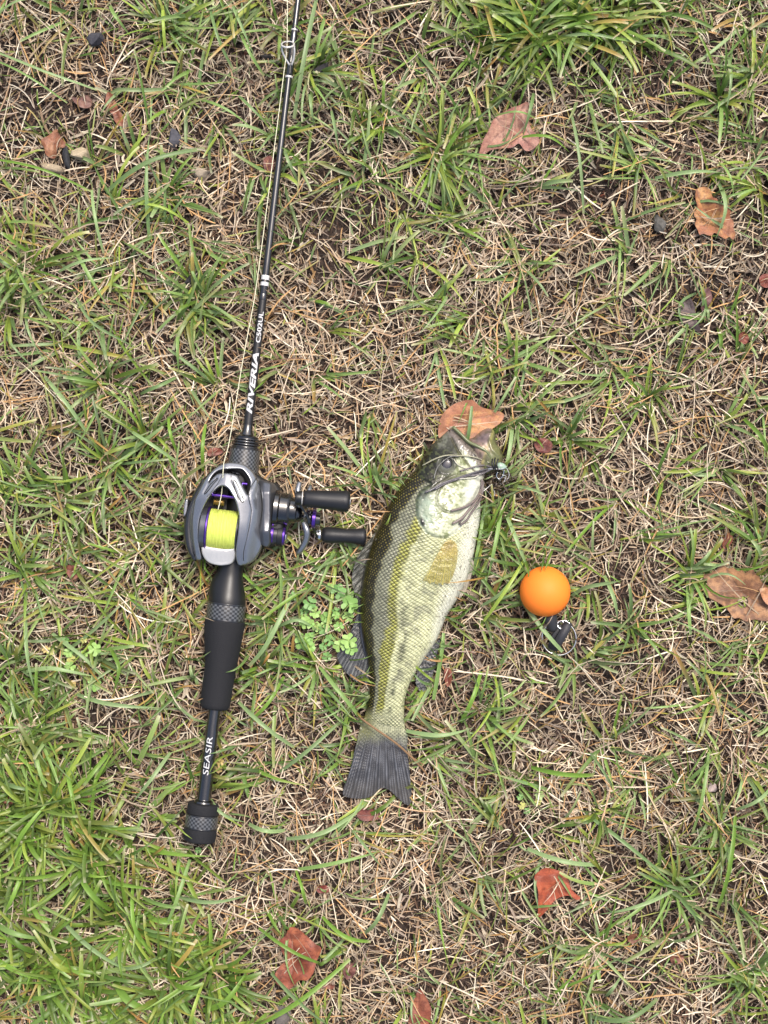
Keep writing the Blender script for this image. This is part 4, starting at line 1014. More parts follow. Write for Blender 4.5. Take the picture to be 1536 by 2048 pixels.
# head colours
hx = np.clip((qx - 0.02) / 0.9, 0, 1)
htop = mixc((0.012, 0.012, 0.005), (0.060, 0.062, 0.042), sstep(0.26, 0.42, qx + 0.16 * nzh))
cheek = mixc((0.19, 0.22, 0.10), (0.52, 0.55, 0.38), sstep(-0.22, 0.16, nzh + 0.2 * (vnoise(Sx + .5 * Sy, Sy - .5 * Sx, 82, 4) - 0.5)))
hc = mixc(htop, cheek, sstep(0.40, 0.54, qx + 0.12 * nzh + 0.10 * sstep(960, 1000, yy)))
hc = mixc(hc, (0.60, 0.62, 0.52), sstep(0.68, 0.84, qx) * (yy > 930))
mt = sstep(0.58, 0.70, vnoise(Sx, Sy, 83, 4)) * sstep(0.9, 0.5, qx)
hc = mixc(hc, (0.09, 0.105, 0.04), mt * 0.5)
hc = mixc(hc, (0.07, 0.075, 0.035), np.clip(r_sub * 0.6 + r_br1 * 0.35 + r_pre * 0.45, 0, 1) * 0.7)
hc = mixc(hc, hc * 0.8, sstep(0.5, 0.7, vnoise(Sx, Sy, 87, 2.4)))
opd = np.exp(-(((Sx - 852) / 16) ** 2 + ((Sy - 1022) / 30) ** 2))
hc = mixc(hc, (0.26, 0.33, 0.25), np.clip(opd * 1.2, 0, .8) * (0.5 + 0.8 * vnoise(Sx, Sy, 84, 6)))
ear = np.exp(-(((Sx - 844 - 0.25 * (Sy - 1044)) / 5) ** 2 + ((Sy - 1044) / 10) ** 2) ** 2)
hc = mixc(hc, (0.012, 0.014, 0.012), np.clip(ear, 0, 1))
snout = sstep(905, 885, yy) * sstep(0.75, 0.25, qx)
hc = mixc(hc, mixc((0.05, 0.052, 0.036), (0.16, 0.165, 0.13), sstep(-.1, .2, nzh)), snout * 0.7)
hc = mixc(hc, (0.145, 0.12, 0.105), np.clip(r_max * 1.3, 0, 1) * 0.9)
spk = sstep(0.74, 0.8, vnoise(Sx, Sy, 85, 3.4)) * r_max
hc = mixc(hc, (0.02, 0.018, 0.015), np.clip(spk * 1.4, 0, .9))
hc = mixc(hc, (0.05, 0.045, 0.02), np.clip(r_maxe, 0, 1) * 0.8)
patch = np.exp(-(((Sx - 946) / 13) ** 2 + ((Sy - 927 - 0.9 * (Sx - 946)) / 7) ** 2) ** 2)
hc = mixc(hc, (0.56, 0.63, 0.50), np.clip(patch, 0, 1) * 0.95)
hc = mixc(hc, (0.10, 0.10, 0.07), np.clip(r_low * 0.55 + 0.35 * r_pre, 0, 1))
lip = sstep(5, 0, pdist([(905,852),(925,871),(945,890),(965,909),(985,930)], Sx, Sy, False))
hc = mixc(hc, (0.12, 0.14, 0.05), lip * 0.85)
hc = mixc(hc, (0.10, 0.105, 0.09), np.exp(-(eyed / 19) ** 6) * 0.8); hc = mixc(hc, (0.03, 0.03, 0.025), np.exp(-((eyed - 19) / 1.6) ** 2) * 0.7)
C = mixc(C, hc, sstep(-2, 2, head) * (yy < 1100))
a9, b9, h9 = lattice(Sy / 7.5, (Sx + 0.1 * Sy) / 8.0)
e9 = sstep(0.03, 0.22, b9 - a9); sc9 = mixc((0.11, 0.12, 0.07), mixc((0.16, 0.16, 0.05), (0.50, 0.51, 0.32), sstep(735, 760, Sx)), e9 * (0.5 + 0.5 * h9))
C = mixc(C, sc9, sstep(1415, 1440, yy))
C[~top] = (0.6, 0.6, 0.5)
Vf = np.column_stack([PX.ravel(), PY.ravel(), PZ.ravel()])
ii, jj = np.meshgrid(np.arange(NR - 1), np.arange(NCc), indexing='ij')
j2 = (jj + 1) % NCc
Ff = np.column_stack([(ii * NCc + jj).ravel(), (ii * NCc + j2).ravel(), ((ii + 1) * NCc + j2).ravel(), ((ii + 1) * NCc + jj).ravel()])
# caps
c0 = len(Vf); Vf = np.vstack([Vf, [[(905 + 985) / 2, (852 + 930) / 2, ZC[0]], [mid[-1, 0], mid[-1, 1], ZC[-1]]]])
jr = np.arange(NCc); jn = (jr + 1) % NCc
cap = np.vstack([np.column_stack([np.full(NCc, c0), jn, jr, jr])[:, :4], np.column_stack([np.full(NCc, c0 + 1), (NR - 1) * NCc + jr, (NR - 1) * NCc + jn, (NR - 1) * NCc + jn])])
faces = [tuple(int(k) for k in f) for f in Ff]
capf = [(int(a), int(b), int(c)) for a, b, c, _ in cap]
Cf = np.vstack([C.reshape(-1, 3), [[0.1, 0.07, 0.05], [0.3, 0.3, 0.2]]])
VWf = conv(Vf, FZ)
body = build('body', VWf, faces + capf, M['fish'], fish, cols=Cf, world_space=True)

def fin(name, outline, apex, z0, slope, cbase, cray, nray, zref=FZ, thick=1.6, step=2.0, spread=None, extra=None, zfun=None, parent=None, rayamp=1.6, clear=None):
    ax_, ay_ = apex
    P = np.array(outline, float)
    ang = np.arctan2(P[:, 1] - ay_, P[:, 0] - ax_); a0, a1 = np.unwrap(ang).min(), np.unwrap(ang).max()
    def rc(x, y):
        a = np.arctan2(y - ay_, x - ax_); a = np.where(a < a0 - 0.5, a + 2 * PI, a)
        ph = (a - a0) / (a1 - a0) * nray
        ph = ph + 0.18 * np.sin(ph * 1.7)
        return np.abs((ph % 1) - 0.5) * 2          # 1 at ray
    def h(x, y, d):
        r = rc(x, y)
        z = z0 + (zfun(x, y) if zfun else 0) + rayamp * r ** 3 + slope * vnoise(x, y, 7, 22)
        return z
    def cf(x, y, d):
        r = rc(x, y)
        c = mixc(cbase, cray, sstep(0.35, 0.9, r))
        c = c * (0.75 + 0.5 * vnoise(x, y, 13, 9))[:, None]
        if extra: c = extra(c, x, y, d)
        if clear is not None:
            al = clear + (0.97 - clear) * sstep(0.45, 0.85, r); al = np.where(d < 0.6, al * 0.8, al)
            c = np.column_stack([c, al])
        return c
    V, F, C = relief(outline, h, None, step=step, bstep=2.2, thick=thick, colfun=cf)
    return build(name, V, F, M['fin'] if clear is None else M['thinfin'], parent or fish, zref=zref, cols=C)
def tailc(c, x, y, d):
    k = sstep(1492, 1450, y + 8 * (vnoise(x, y, 15, 7) - .5) - 0.2 * np.abs(x - 772)); a_, b2, h_ = lattice(y / 7.5, (x + 0.1 * y) / 8.0)
    e_ = sstep(0.03, 0.22, b2 - a_); sc = mixc((0.11, 0.12, 0.07), mixc((0.16, 0.16, 0.05), (0.50, 0.51, 0.32), sstep(735, 760, x)), e_ * (0.5 + 0.5 * h_)); c = mixc(c, sc, k)
    dk = sstep(0.5, 0.75, vnoise(x * 3, y, 19, 18)) * sstep(1470, 1500, y)
    c = mixc(c, (0.02, 0.02, 0.022), dk * 0.55)
    return mixc(c, (0.055, 0.045, 0.03), sstep(1540, 1590, y) * 0.4)
fin('tail_fin', TAIL, (768, 1340), 22, 1.5, (0.020, 0.022, 0.027), (0.12, 0.125, 0.14), 30, zref=22, extra=tailc, thick=2.5, rayamp=1.8, zfun=lambda x, y: 3.0 * sstep(1485, 1455, y) * (1 - ((x - 770) / 46) ** 2))
fin('spiny_dorsal_fin', DORS1, (905, 1010), 30, 3, (0.20, 0.205, 0.18), (0.045, 0.045, 0.037), 15, zref=30, thick=1.0, rayamp=2.6, clear=0.62)
def d2c(c, x, y, d): return mixc(c, (0.02, 0.022, 0.028), sstep(0.55, 0.8, vnoise(x, y, 31, 16)) * 0.6)
fin('soft_dorsal_fin', DORS2, (770, 1190), 26, 3, (0.045, 0.048, 0.055), (0.14, 0.145, 0.14), 24, zref=26, extra=d2c, thick=1.0, clear=0.72)
v, f = tube(resample([(721,1204,30),(722,1235,34),(724,1270,34),(729,1300,33),(737,1322,30)], 5, False, True), [2.0 + 2.2 * math.sin(PI * min(1, i / 20)) for i in range(len(resample([(721,1204,30),(722,1235,34),(724,1270,34),(729,1300,33),(737,1322,30)], 5, False, True)))], 8)
build('dorsal_spine', v, f, M['fin'], fish, zref=34, cols=np.tile((0.05, 0.055, 0.075), (len(v), 1)))
for (a, b) in (((745,1075),(722,1103)), ((741,1092),(712,1121)), ((737,1108),(707,1143)), ((733,1125),(704,1162)), ((730,1143),(706,1181)), ((727,1160),(711,1197)), ((724,1177),(716,1208))):
    v, f = tube([(a[0], a[1], 36), ((a[0] + b[0]) / 2, (a[1] + b[1]) / 2 - 1, 37), (b[0], b[1], 33)], [2.0, 1.5, 0.5], 6)
    build('fin_spine', v, f, M['fin'], fish, zref=34, cols=np.tile((0.075, 0.075, 0.06), (len(v), 1)))
fin('anal_fin', ANAL, (895, 1215), 20, 2, (0.06, 0.062, 0.066), (0.16, 0.165, 0.165), 16, zref=22, thick=1.0, clear=0.7)
PECT = [(888,1084),(899,1079),(910,1086),(914,1102),(911,1130),(904,1152),(898,1163),(894,1167),(889,1163),(884,1169),(878,1164),(872,1168),(866,1162),(859,1166),(853,1160),(845,1161),(852,1146),(864,1124),(875,1104)]
def pz(x, y):
    return 0
GBX = PX[::4, 2:NTp - 2:4].ravel(); GBY = PY[::4, 2:NTp - 2:4].ravel(); GBZ = PZ[::4, 2:NTp - 2:4].ravel()
def bodyz(x, y):
    """height of the upper body surface near (x, y)"""
    x = np.asarray(x, float); y = np.asarray(y, float); xf = np.atleast_1d(x).ravel(); yf = np.atleast_1d(y).ravel()
    out = np.empty(len(xf))
    for a in range(0, len(xf), 500):
        dd = (xf[a:a + 500, None] - GBX[None]) ** 2 + (yf[a:a + 500, None] - GBY[None]) ** 2
        ix = np.argpartition(dd, 4, axis=1)[:, :4]; w = 1 / (np.take_along_axis(dd, ix, 1) + 0.5)
        out[a:a + 500] = (GBZ[ix] * w).sum(1) / w.sum(1)
    return out.reshape(x.shape) if x.shape else out[0]
def pecc(c, x, y, d):
    c = mixc(c, (0.17, 0.15, 0.12), np.exp(-(((x - 897) / 11) ** 2 + ((y - 1090) / 11) ** 2)) * 0.85)
    dots = sstep(0.62, 0.8, vnoise(x, y, 51, 4.2)); c = mixc(c, (0.20, 0.15, 0.03), dots * 0.5)
    return mixc(c, (0.50, 0.36, 0.07), sstep(1125, 1095, y) * 0.5)
fin('pectoral_fin', PECT, (902, 1035), 0, 2, (0.46, 0.42, 0.14), (0.38, 0.32, 0.07), 17, zref=FZ, zfun=lambda x, y: 0.5 * (bodyz(x + 4, y) + bodyz(x - 4, y)) + 5.0, extra=pecc, thick=0.8, step=1.6, rayamp=1.5, clear=0.30)
PELV = [(944,1118),(948,1130),(943,1150),(934,1175),(924,1192),(918,1196),(922,1180),(932,1158),(940,1135)]
fin('pelvic_fin', PELV, (950, 1080), 40, 3, (0.30, 0.26, 0.20), (0.46, 0.42, 0.32), 5, zref=40, thick=3)
# eye
def disc(cx, cy, rx, ry, rot, z0, hgt, n=24, m=6):
    V = [(cx, cy, z0 + hgt)]; F = []
    for j in range(1, m + 1):
        r = j / m
        for k in range(n):
            a = 2 * PI * k / n; x = rx * r * math.cos(a); y = ry * r * math.sin(a)
            V.append((cx + x * math.cos(rot) - y * math.sin(rot), cy + x * math.sin(rot) + y * math.cos(rot), z0 + hgt * math.sqrt(max(0, 1 - r * r))))
    for k in range(n): F.append((0, 1 + (k + 1) % n, 1 + k))
    for j in range(m - 1):
        for k in range(n):
            a = 1 + j * n + k; b = 1 + j * n + (k + 1) % n
            F.append((a, b, b + n, a + n))
    F.append(tuple(1 + (m - 1) * n + k for k in range(n)))
    return np.array(V), F
ez = float(bodyz(np.array(892.), np.array(929.)))
v, f = disc(892, 929, 14.0, 15.0, 0.3, ez - 1.0, 3.2); eye = build('eye', v, f, M['iris'], fish, zref=FZ)
v, f = disc(893.5, 930, 9.0, 11.2, 0.5, ez + 1.5, 1.8); build('pupil', v, f, M['pupil'], eye, zref=FZ)
# lower jaw and mouth lining, beyond the gape
def jawc(c, x, y, d=None): return c
def jh(x, y, d): return 22 + 26 * (1 - np.exp(-d / 8.0)) - 6 * np.exp(-(((x - 958) / 16) ** 2 + ((y - 882) / 8) ** 2)) + 2.5 * (vnoise(x, y, 5, 9) - .5) + 3 * np.exp(-(pdist([(984,856),(978,880),(984,900),(1000,915)], x, y, False) / 3) ** 2)
def jc(x, y, d):
    inner = sstep(986, 976, x + 0.25 * (y - 870))
    c = mixc((0.15, 0.16, 0.07), (0.20, 0.145, 0.135), inner); c = c * (1 - 0.55 * np.exp(-(pdist([(940,886),(958,880),(970,868)], x, y, False) / 5) ** 2) * vnoise(x, y, 3, 5))[:, None]
    c = mixc(c, (0.44, 0.40, 0.14), np.exp(-((x - 984 + 0.35 * (y - 870)) / 3) ** 2) * 0.7)
    c = mixc(c, (0.46, 0.32, 0.19), np.exp(-(((x - 968) / 12) ** 2 + ((y - 898) / 8) ** 2)) * 0.9)
    c = mixc(c, (0.06, 0.055, 0.03), sstep(0.6, 0.75, vnoise(x, y, 52, 6)) * 0.6)
    return mixc(c, (0.07, 0.08, 0.035), np.exp(-(d / 2.2) ** 2) * 0.7)
V, F, C = relief(LJAW, jh, 12, step=2.0, bstep=2.0, bevel=4, colfun=jc)
build('lower_jaw', V, F, M['mouth'], fish, zref=40, cols=C)
v, f = tube(resample([(906,853,36),(922,868,40),(938,884,43),(956,893,46),(974,904,46),(984,922,42)], 4, False, True), 3.4, 8)
build('upper_lip', v, f, M['mouth'], fish, zref=45, cols=np.tile((0.13, 0.15, 0.065), (len(v), 1)))

# ------------------------------------------------------------------ jig hanging in the mouth, and the weed
def sm(pts, st=4): return resample(pts, st, False, True)
jig = root('skirted_jig', 'small jig with pale green head and dark skirt in the mouth of the fish', 'fishing lure', 1000, 932, 30, 50)
v, f, uvv = lathe((992, 930, 52), (1016, 936, 48), [(0, .1), (1, 4), (6, 7), (12, 7.5), (18, 5.5), (22, 2.5), (23, .1)], 14)
build('head', v, f, M['jighead'], jig, zref=50)
for k, pts in enumerate(([(985,918,60),(983,928,66),(987,938,62)], [(990,916,60),(988,928,66),(991,940,62)], [(996,918,58),(993,930,62),(996,940,58)])):
    v, f = tube(sm(pts, 3), 1.7, 6); build('wrap', v, f, M['seat'], jig, zref=55)
H0 = lambda x, y, o=3: (x, y, float(bodyz(np.array(float(x)), np.array(float(y)))) + o)
SK = [([(990,934),(965,940),(940,948),(912,957),(885,967),(862,980),(849,985)], 2.0, (0.10,0.095,0.105)),
      ([(990,936),(966,944),(940,951),(915,959),(890,968),(868,980)], 1.6, (0.055,0.05,0.06)),
      ([(984,938),(962,948),(935,952),(908,961)], 1.8, (0.20,0.18,0.18)),
      ([(985,934),(965,930),(940,936),(920,942)], 1.6, (0.16,0.14,0.14)),
      ([(980,925),(950,914),(920,911),(893,911),(870,918),(845,931)], 1.4, (0.30,0.29,0.20)),
      ([(918,913),(902,913),(886,923),(874,936),(867,958)], 1.3, (0.13,0.13,0.12)),
      ([(908,918),(912,926),(920,932),(930,936),(938,940)], 1.1, (0.48,0.46,0.36)),
      ([(965,958),(963,975),(957,990),(945,1004),(928,1014),(900,1022)], 2.4, (0.155,0.125,0.115)),
      ([(966,960),(962,985),(950,1005),(935,1022),(922,1036),(903,1047)], 2.6, (0.18,0.145,0.13)),
      ([(968,962),(965,988),(955,1008),(943,1024),(932,1040),(919,1050)], 2.2, (0.13,0.105,0.10)),
      ([(964,965),(960,985),(950,1000),(936,1022),(916,1048)], 1.5, (0.07,0.055,0.055)),
      ([(962,945),(950,955),(920,958),(895,962)], 1.3, (0.52,0.52,0.42))]
for pts, r, c in SK:
    p = sm([H0(x, y, 3.5 + r) for x, y in pts], 4)
    for i in range(len(p)): p[i, 2] = max(p[i, 2], H0(p[i, 0], p[i, 1])[2] + r * 0.6) if p[i, 0] < 975 else max(p[i, 2], 46)
    v, f = tube(p, r, 7); build('skirt_strand', v, f, M['skirt'], jig, zref=60, cols=np.tile(c, (len(v), 1)))
v, f = tube(sm([(975,938,58),(990,938,60),(1005,938,56),(1014,934,50)], 3), 1.1, 6); build('hook_shank', v, f, M['chrome'], jig, zref=55)
v, f = tube(sm([(1008,940,46),(1006,952,42),(998,958,40),(993,951,42),(996,944,44)], 2), 1.2, 6); build('hook_bend', v, f, M['chrome'], jig, zref=45)
for pts in ([(1010,932,48),(1018,948,42),(1014,960,36),(1000,968,30)], [(1004,950,44),(1012,953,40),(1006,966,34),(996,972,30)], [(984,968,40),(972,978,40),(964,985,44)],
            [(982,970,32),(990,985,30),(986,995,28),(978,985,30),(966,975,32)]):
    v, f = tube(sm(pts, 2), 0.85, 5); build('wire_guard', v, f, M['wire'], jig, zref=40)
weed = root('pond_weed', 'dark brown clump of pond weed hanging beside the jaw of the fish', 'weed', 985, 962, 24, 35)
rr = random.Random(5)
for k in range(78):
    cx0 = 988 + rr.gauss(0, 17); cy0 = 960 + rr.gauss(0, 12)
    a = rr.uniform(0, 2 * PI); L = rr.uniform(12, 36)
    p = [(cx0 + math.cos(a) * L * t + rr.gauss(0, 2.5), cy0 + math.sin(a) * L * t + rr.gauss(0, 2.5), 24 + rr.uniform(0, 16)) for t in (0, .33, .66, 1)]
    v, f = tube(sm(p, 4), rr.uniform(0.8, 2.2), 5)
    c = rr.choice([(0.045, 0.03, 0.02), (0.07, 0.05, 0.03), (0.03, 0.025, 0.018), (0.12, 0.09, 0.05)])
    build('weed_strand', v, f, M['skirt'], weed, zref=35, cols=np.tile(c, (len(v), 1)))
st = root('dry_stalk', 'thin brown dry stalk lying across the base of the tail fin', 'stalk', 780, 1490, 30, 30)
v, f = tube(sm([(716,1431,42),(745,1452,46),(790,1484,42),(820,1512,34),(850,1545,26),(856,1562,22)], 6), [2.2] * len(sm([(716,1431,42),(745,1452,46),(790,1484,42),(820,1512,34),(850,1545,26),(856,1562,22)], 6)), 6)
build('stem', v, f, M['straw'], st, zref=35, cols=np.tile((0.24, 0.145, 0.075), (len(v), 1)))
v, f = tube(sm([(820,1512,34),(835,1522,32),(846,1530,30)], 4), 1.2, 5)
build('side_stem', v, f, M['straw'], st, zref=35, cols=np.tile((0.30, 0.17, 0.08), (len(v), 1)))

# ------------------------------------------------------------------ rod
ZR = 46.0
rod = root('fishing_rod', 'black casting rod lying upright in the picture with foam grip and white lettering', 'fishing rod', AX(1400), 1400, 10, ZR)
def rp(y): return np.array([AX(y), y, ZR])
P0 = rp(1690); DIR = rp(690) - P0; DL = np.linalg.norm(DIR) / 1000.0
def sy(y): return (1690 - y) * DL
def seg(name, prof_y, mat, segs=40, rfun=None, parent=None, uv=False, smooth=True):
    prof = [(sy(y), r) for y, r in prof_y]
    v, f, u = lathe(P0, P0 + DIR, prof, segs, rfun)
    return build(name, v, f, M[mat], parent or rod, zref=ZR, uv=u, sharp=40)
def rnd(y0, y1, r0, r1, b=3):
    out = [(y0, 0.02)]
    for k in range(6):
        a = PI / 2 * k / 5; out.append((y0 - b * (1 - math.cos(a)), r0 - b * (1 - math.sin(a))))
    for k in range(6):
        a = PI / 2 * (1 - k / 5); out.append((y1 + b * (1 - math.cos(a)), r1 - b * (1 - math.sin(a))))
    return out + [(y1, 0.02)]
seg('butt_pad', rnd(1682, 1654, 32.5, 33, 5), 'foam')
seg('trim_ring', rnd(1655, 1652, 33.1, 33.1, 1), 'black')
seg('carbon_ring', rnd(1652.5, 1629.5, 32.5, 32.5, 0.6), 'carbon')
seg('trim_ring', rnd(1630, 1627, 32.7, 32.7, 1), 'black')
seg('butt_pad', rnd(1628, 1606, 32, 31, 4), 'foam')
seg('collar', rnd(1607, 1601, 20, 19, 2), 'rod_gloss')
seg('collar', rnd(1602, 1597, 16, 14, 2), 'rod_gloss')
seg('rear_shaft', [(1602, .02), (1602, 13.8), (1500, 12.8), (1418, 11.8), (1418, .02)], 'rod_gloss')
def gripfun(s, a):
    y = 1690 - s / DL
    # finger hollow on the right-hand side
    return 1.0 - 0.13 * math.exp(-((y - 1330) / 38) ** 2) * max(0, math.cos(a)) ** 2
seg('foam_grip', [(1418, .02), (1418, 22), (1417, 26), (1413, 29), (1408, 30)] + [(y, np.interp(y, [1240, 1270, 1300, 1340, 1380, 1408], [40, 39, 36.5, 33.5, 31, 30])) for y in range(1400, 1250, -10)] + [(1246, 40), (1241, 39.5), (1239, 37), (1239, .02)], 'foam', 48, lambda s, a: gripfun(s, a))
seg('trim_ring', rnd(1241, 1237.5, 38.6, 38.6, 1), 'black')
seg('carbon_ring', rnd(1238, 1208, 38.5, 38.5, .6), 'carbon')
seg('trim_ring', rnd(1209, 1205, 38.9, 38.9, 1), 'black')
def seatfun(s, a):
    y = 1690 - s / DL
    k = sstep(1205, 1165, y)
    return 1.0 - 0.0 * k + 0.30 * float(k) * max(0, math.cos(a)) ** 3 * float(sstep(1130, 1165, y)) 
seg('reel_seat', [(1206, .02), (1206, 37)] + [(y, np.interp(y, [900, 950, 1060, 1130, 1150, 1170, 1190, 1206], [29, 26, 25, 24.5, 25, 29, 35, 37.5])) for y in range(1204, 900, -7)] + [(902, .02)], 'seat', 44, seatfun)
seg('carbon_ring', [(950, .02), (950, 31), (949, 32), (899, 30), (898, 29), (898, .02)], 'carbon')
seg('trim_ring', rnd(900, 896.5, 30.5, 29.5, 1), 'black')
for k in range(4):
    seg('lock_nut_ring', rnd(897 - k * 5.4, 892.4 - k * 5.4, 27.5 - k * 0.6, 27 - k * 0.6, 1.8), 'black')
seg('cone', [(876, .02), (876, 24), (874, 24.5), (872, 22), (870, 14), (862, 10.5), (850, 9.6), (850, .02)], 'rod_gloss')
seg('blank', [(872, .02), (872, 9.2), (600, 7.9), (596, 7.7), (596, .02)], 'rod_matte')
seg('blank_tip_section', [(597, .02), (597, 8.0), (596, 8.3), (520, 7.6), (340, 7.0), (152, 6.3), (0, 5.6), (-420, 4.2), (-420, .02)], 'rod_gloss')
seg('thread_wrap', [(600, .02), (600, 8.4), (598, 8.8), (590, 8.6), (588, 8.2), (588, .02)], 'rod_gloss')
seg('thread_wrap', [(154, .02), (154, 6.6), (150, 7.4), (126, 7.2), (70, 7.4), (62, 6.8), (60, 5.9), (60, .02)], 'rod_gloss')
seg('silver_band', rnd(156.5, 152, 7.9, 7.9, 1), 'silver')
seg('silver_band', rnd(62, 58.5, 7.0, 7.0, 1), 'silver')
seg('white_band', [(572, .02), (572, 8.25), (551, 8.15), (551, .02)], 'white')
seg('band_mark', [(564.5, .02), (564.5, 8.45), (560, 8.4), (560, .02)], 'rod_gloss')
# lettering wrapped round the blank
def lettering(txt, ystart, yend, hgt, R0, shear=0.0, bold=0.03, shift=0.0, name='lettering'):
    cu = bpy.data.curves.new('lettering', 'FONT'); cu.body = txt; cu.size = 1.0; cu.offset = bold; cu.shear = shear; cu.resolution_u = 3
    ob = bpy.data.objects.new('lettering_source', cu); col.objects.link(ob)
    dg = bpy.context.evaluated_depsgraph_get(); dg.update()
    me = bpy.data.meshes.new_from_object(ob.evaluated_get(dg))
    bpy.data.objects.remove(ob)
    bm = bmesh.new(); bm.from_mesh(me); bpy.data.meshes.remove(me)
    xs = [v.co.x for v in bm.verts]; ys = [v.co.y for v in bm.verts]
    x0, x1, y0, y1 = min(xs), max(xs), min(ys), max(ys)
    for k in range(1, 12):
        yy = y0 + (y1 - y0) * k / 12
        bmesh.ops.bisect_plane(bm, geom=bm.verts[:] + bm.edges[:] + bm.faces[:], plane_co=(0, yy, 0), plane_no=(0, 1, 0))
    bmesh.ops.triangulate(bm, faces=bm.faces[:])
    V = np.array([v.co[:] for v in bm.verts]); F = [tuple(v.index for v in f.verts) for f in bm.faces]; bm.free()
    along = ystart + (yend - ystart) * (V[:, 0] - x0) / (x1 - x0)        # picture y of each vertex
    acr = (V[:, 1] - y0) / (y1 - y0) * hgt - hgt / 2                       # + is the top of the letters, facing left
    r = np.interp(along, [0, 520, 600, 872, 1418, 1602], [5.6, 7.6, 8.0, 9.2, 11.8, 13.8]) + 0.35 + R0
    a = acr / r + shift
    ux = np.array([-DIR[1], DIR[0], 0]); ux = ux / np.linalg.norm(ux)
    if ux[0] > 0: ux = -ux                                                # towards picture left
    ctr = np.column_stack([AX(along), along, np.full(len(along), ZR)])
    P = ctr + ux[None] * (r * np.sin(a))[:, None] + np.array([0, 0, 1.0])[None] * (r * np.cos(a))[:, None]
    nz = P - ctr
    # make every face look outwards
    FF = []
    for f in F:
        n = np.cross(P[f[1]] - P[f[0]], P[f[2]] - P[f[0]]); n[1] *= 1
        # traced y runs down, so the sense is mirrored in metres
        FF.append(f if -(n @ nz[f[0]]) > 0 else f[::-1])
    build(name, P, FF, M['white'], rod, zref=ZR, smooth=False)
lettering('RIVERIA', 828, 706, 13.0, 0.1, 0.28, 0.035, 0.05)
lettering('C502UL', 686, 624, 9.5, 0.1, 0.0, 0.02, -0.12)
lettering('SEASIR', 1548, 1472, 12.0, 0.1, 0.1, 0.0, 0.15)
# line guide
gd = root('x', '', '', 0, 0) if False else None
gz = ZR + 27
def ringpts(cx, cy, cz, rx, rz, tilt, n=28):
    out = []
    for k in range(n + 1):
        a = 2 * PI * k / n
        out.append((cx + rx * math.cos(a), cy + rz * math.sin(a) * math.sin(tilt), cz + rz * math.sin(a) * math.cos(tilt)))
    return out
v, f = tube(ringpts(576, 91, ZR + 26, 12.5, 14, 0.70), 2.1, 8, cap=False); guide = build('line_guide', v, f, M['silver'], rod, zref=ZR + 20)
v, f = tube(ringpts(576, 91, ZR + 26, 9.6, 11, 0.70), 1.3, 8, cap=False); build('guide_ring', v, f, M['rod_gloss'], guide, zref=ZR + 20)
for s_ in (-1, 1):
    v, f = tube(sm([(576 + s_ * 12.5, 93, ZR + 26), (577 + s_ * 12, 104, ZR + 22), (579 + s_ * 8, 116, ZR + 15), (580.5 + s_ * 2, 127, ZR + 9)], 3), 2.0, 7)
    build('guide_leg', v, f, M['silver'], guide, zref=ZR + 20)
v, f = tube(sm([(580.5, 122, ZR + 9), (580, 132, ZR + 8), (579, 148, ZR + 7)], 4), [3.0, 3.0, 2.6, 2.2, 1.8][:len(sm([(580.5, 122, ZR + 9), (580, 132, ZR + 8), (579, 148, ZR + 7)], 4))] + [1.8] * 10 if False else 2.4, 7)
build('guide_foot', v, f, M['rod_gloss'], guide, zref=ZR + 15)

# ------------------------------------------------------------------ reel
ZF = 120.0
reel = root('baitcasting_reel', 'gunmetal low profile reel with chartreuse line and two black knobs, clamped on the rod', 'fishing reel', 450, 1040, 60, ZF)
RB = dict(bstep=3.5, step=6)
SILH = [(381,1117),(370,1092),(366,1066),(369,1030),(376,1010),(384,990),(397,968),(412,949),(428,935),(443,926),(462,924),(486,928),(502,941),(518,952),(535,962),(552,967),(561,982),(567,1000),(566,1060),(556,1086),(540,1095),(524,1096),(514,1113),(502,1125),(485,1130),(440,1124),(400,1120)]
hole_in = [(400,1098),(397,1050),(404,1018),(420,992),(434,978),(452,972),(466,990),(478,1010),(481,1034),(476,1060),(473,1096)]
V, F, _ = relief(SILH, lambda x, y, d: 82 - 12 * sstep(1085, 1100, y) + 0 * x, 36, holes=[[(405,1092),(401,1050),(408,1020),(424,990),(440,978),(455,945),(470,945),(488,960),(490,990),(478,1010),(481,1034),(476,1060),(473,1092)]], bevel=10, **RB)
build('frame', V, F, M['dark'], reel, zref=90, sharp=50)
V, F, _ = relief([(403,1094),(399,1050),(407,1018),(424,988),(440,976),(455,943),(470,943),(490,958),(492,992),(480,1010),(483,1034),(478,1060),(475,1094)], lambda x, y, d: 58 + 0 * x, 40, step=12)
build('cavity_floor', V, F, M['dark'], reel, zref=70)
PALM = [(384,1120),(372,1100),(367,1078),(366,1055),(369,1030),(374,1014),(384,990),(394,972),(406,956),(412,975),(398,1000),(390,1030),(388,1070),(392,1118)]
V, F, _ = relief(PALM, lambda x, y, d: 102 + 0 * x, 52, bevel=17, step=4, bstep=3)
build('palm_side_plate', V, F, M['black'], reel, zref=95)
V, F, _ = relief([(371,1000),(376,1000),(374,1020),(370,1032),(367,1030),(368,1012)], lambda x, y, d: 96 + 0 * x, 60, bevel=2, step=3, bstep=2)
build('side_plate_latch', V, F, M['gun'], reel, zref=95)
COVER = [(382,1117),(377,1098),(375,1070),(376,1040),(382,1012),(391,990),(402,968),(415,949),(428,936),(443,927),(461,924),(485,928),(501,940),(510,954),(517,972),(521,991),(523,1020),(519,1045),(517,1062),(522,1087),(513,1111),(502,1125),(486,1131),(473,1129),(471,1100),(476,1062),(478,1034),(475,1016),(470,1000),(463,987),(457,978),(450,973),(441,972),(430,980),(417,996),(406,1016),(399,1036),(396,1062),(396,1092),(399,1119),(390,1121)]
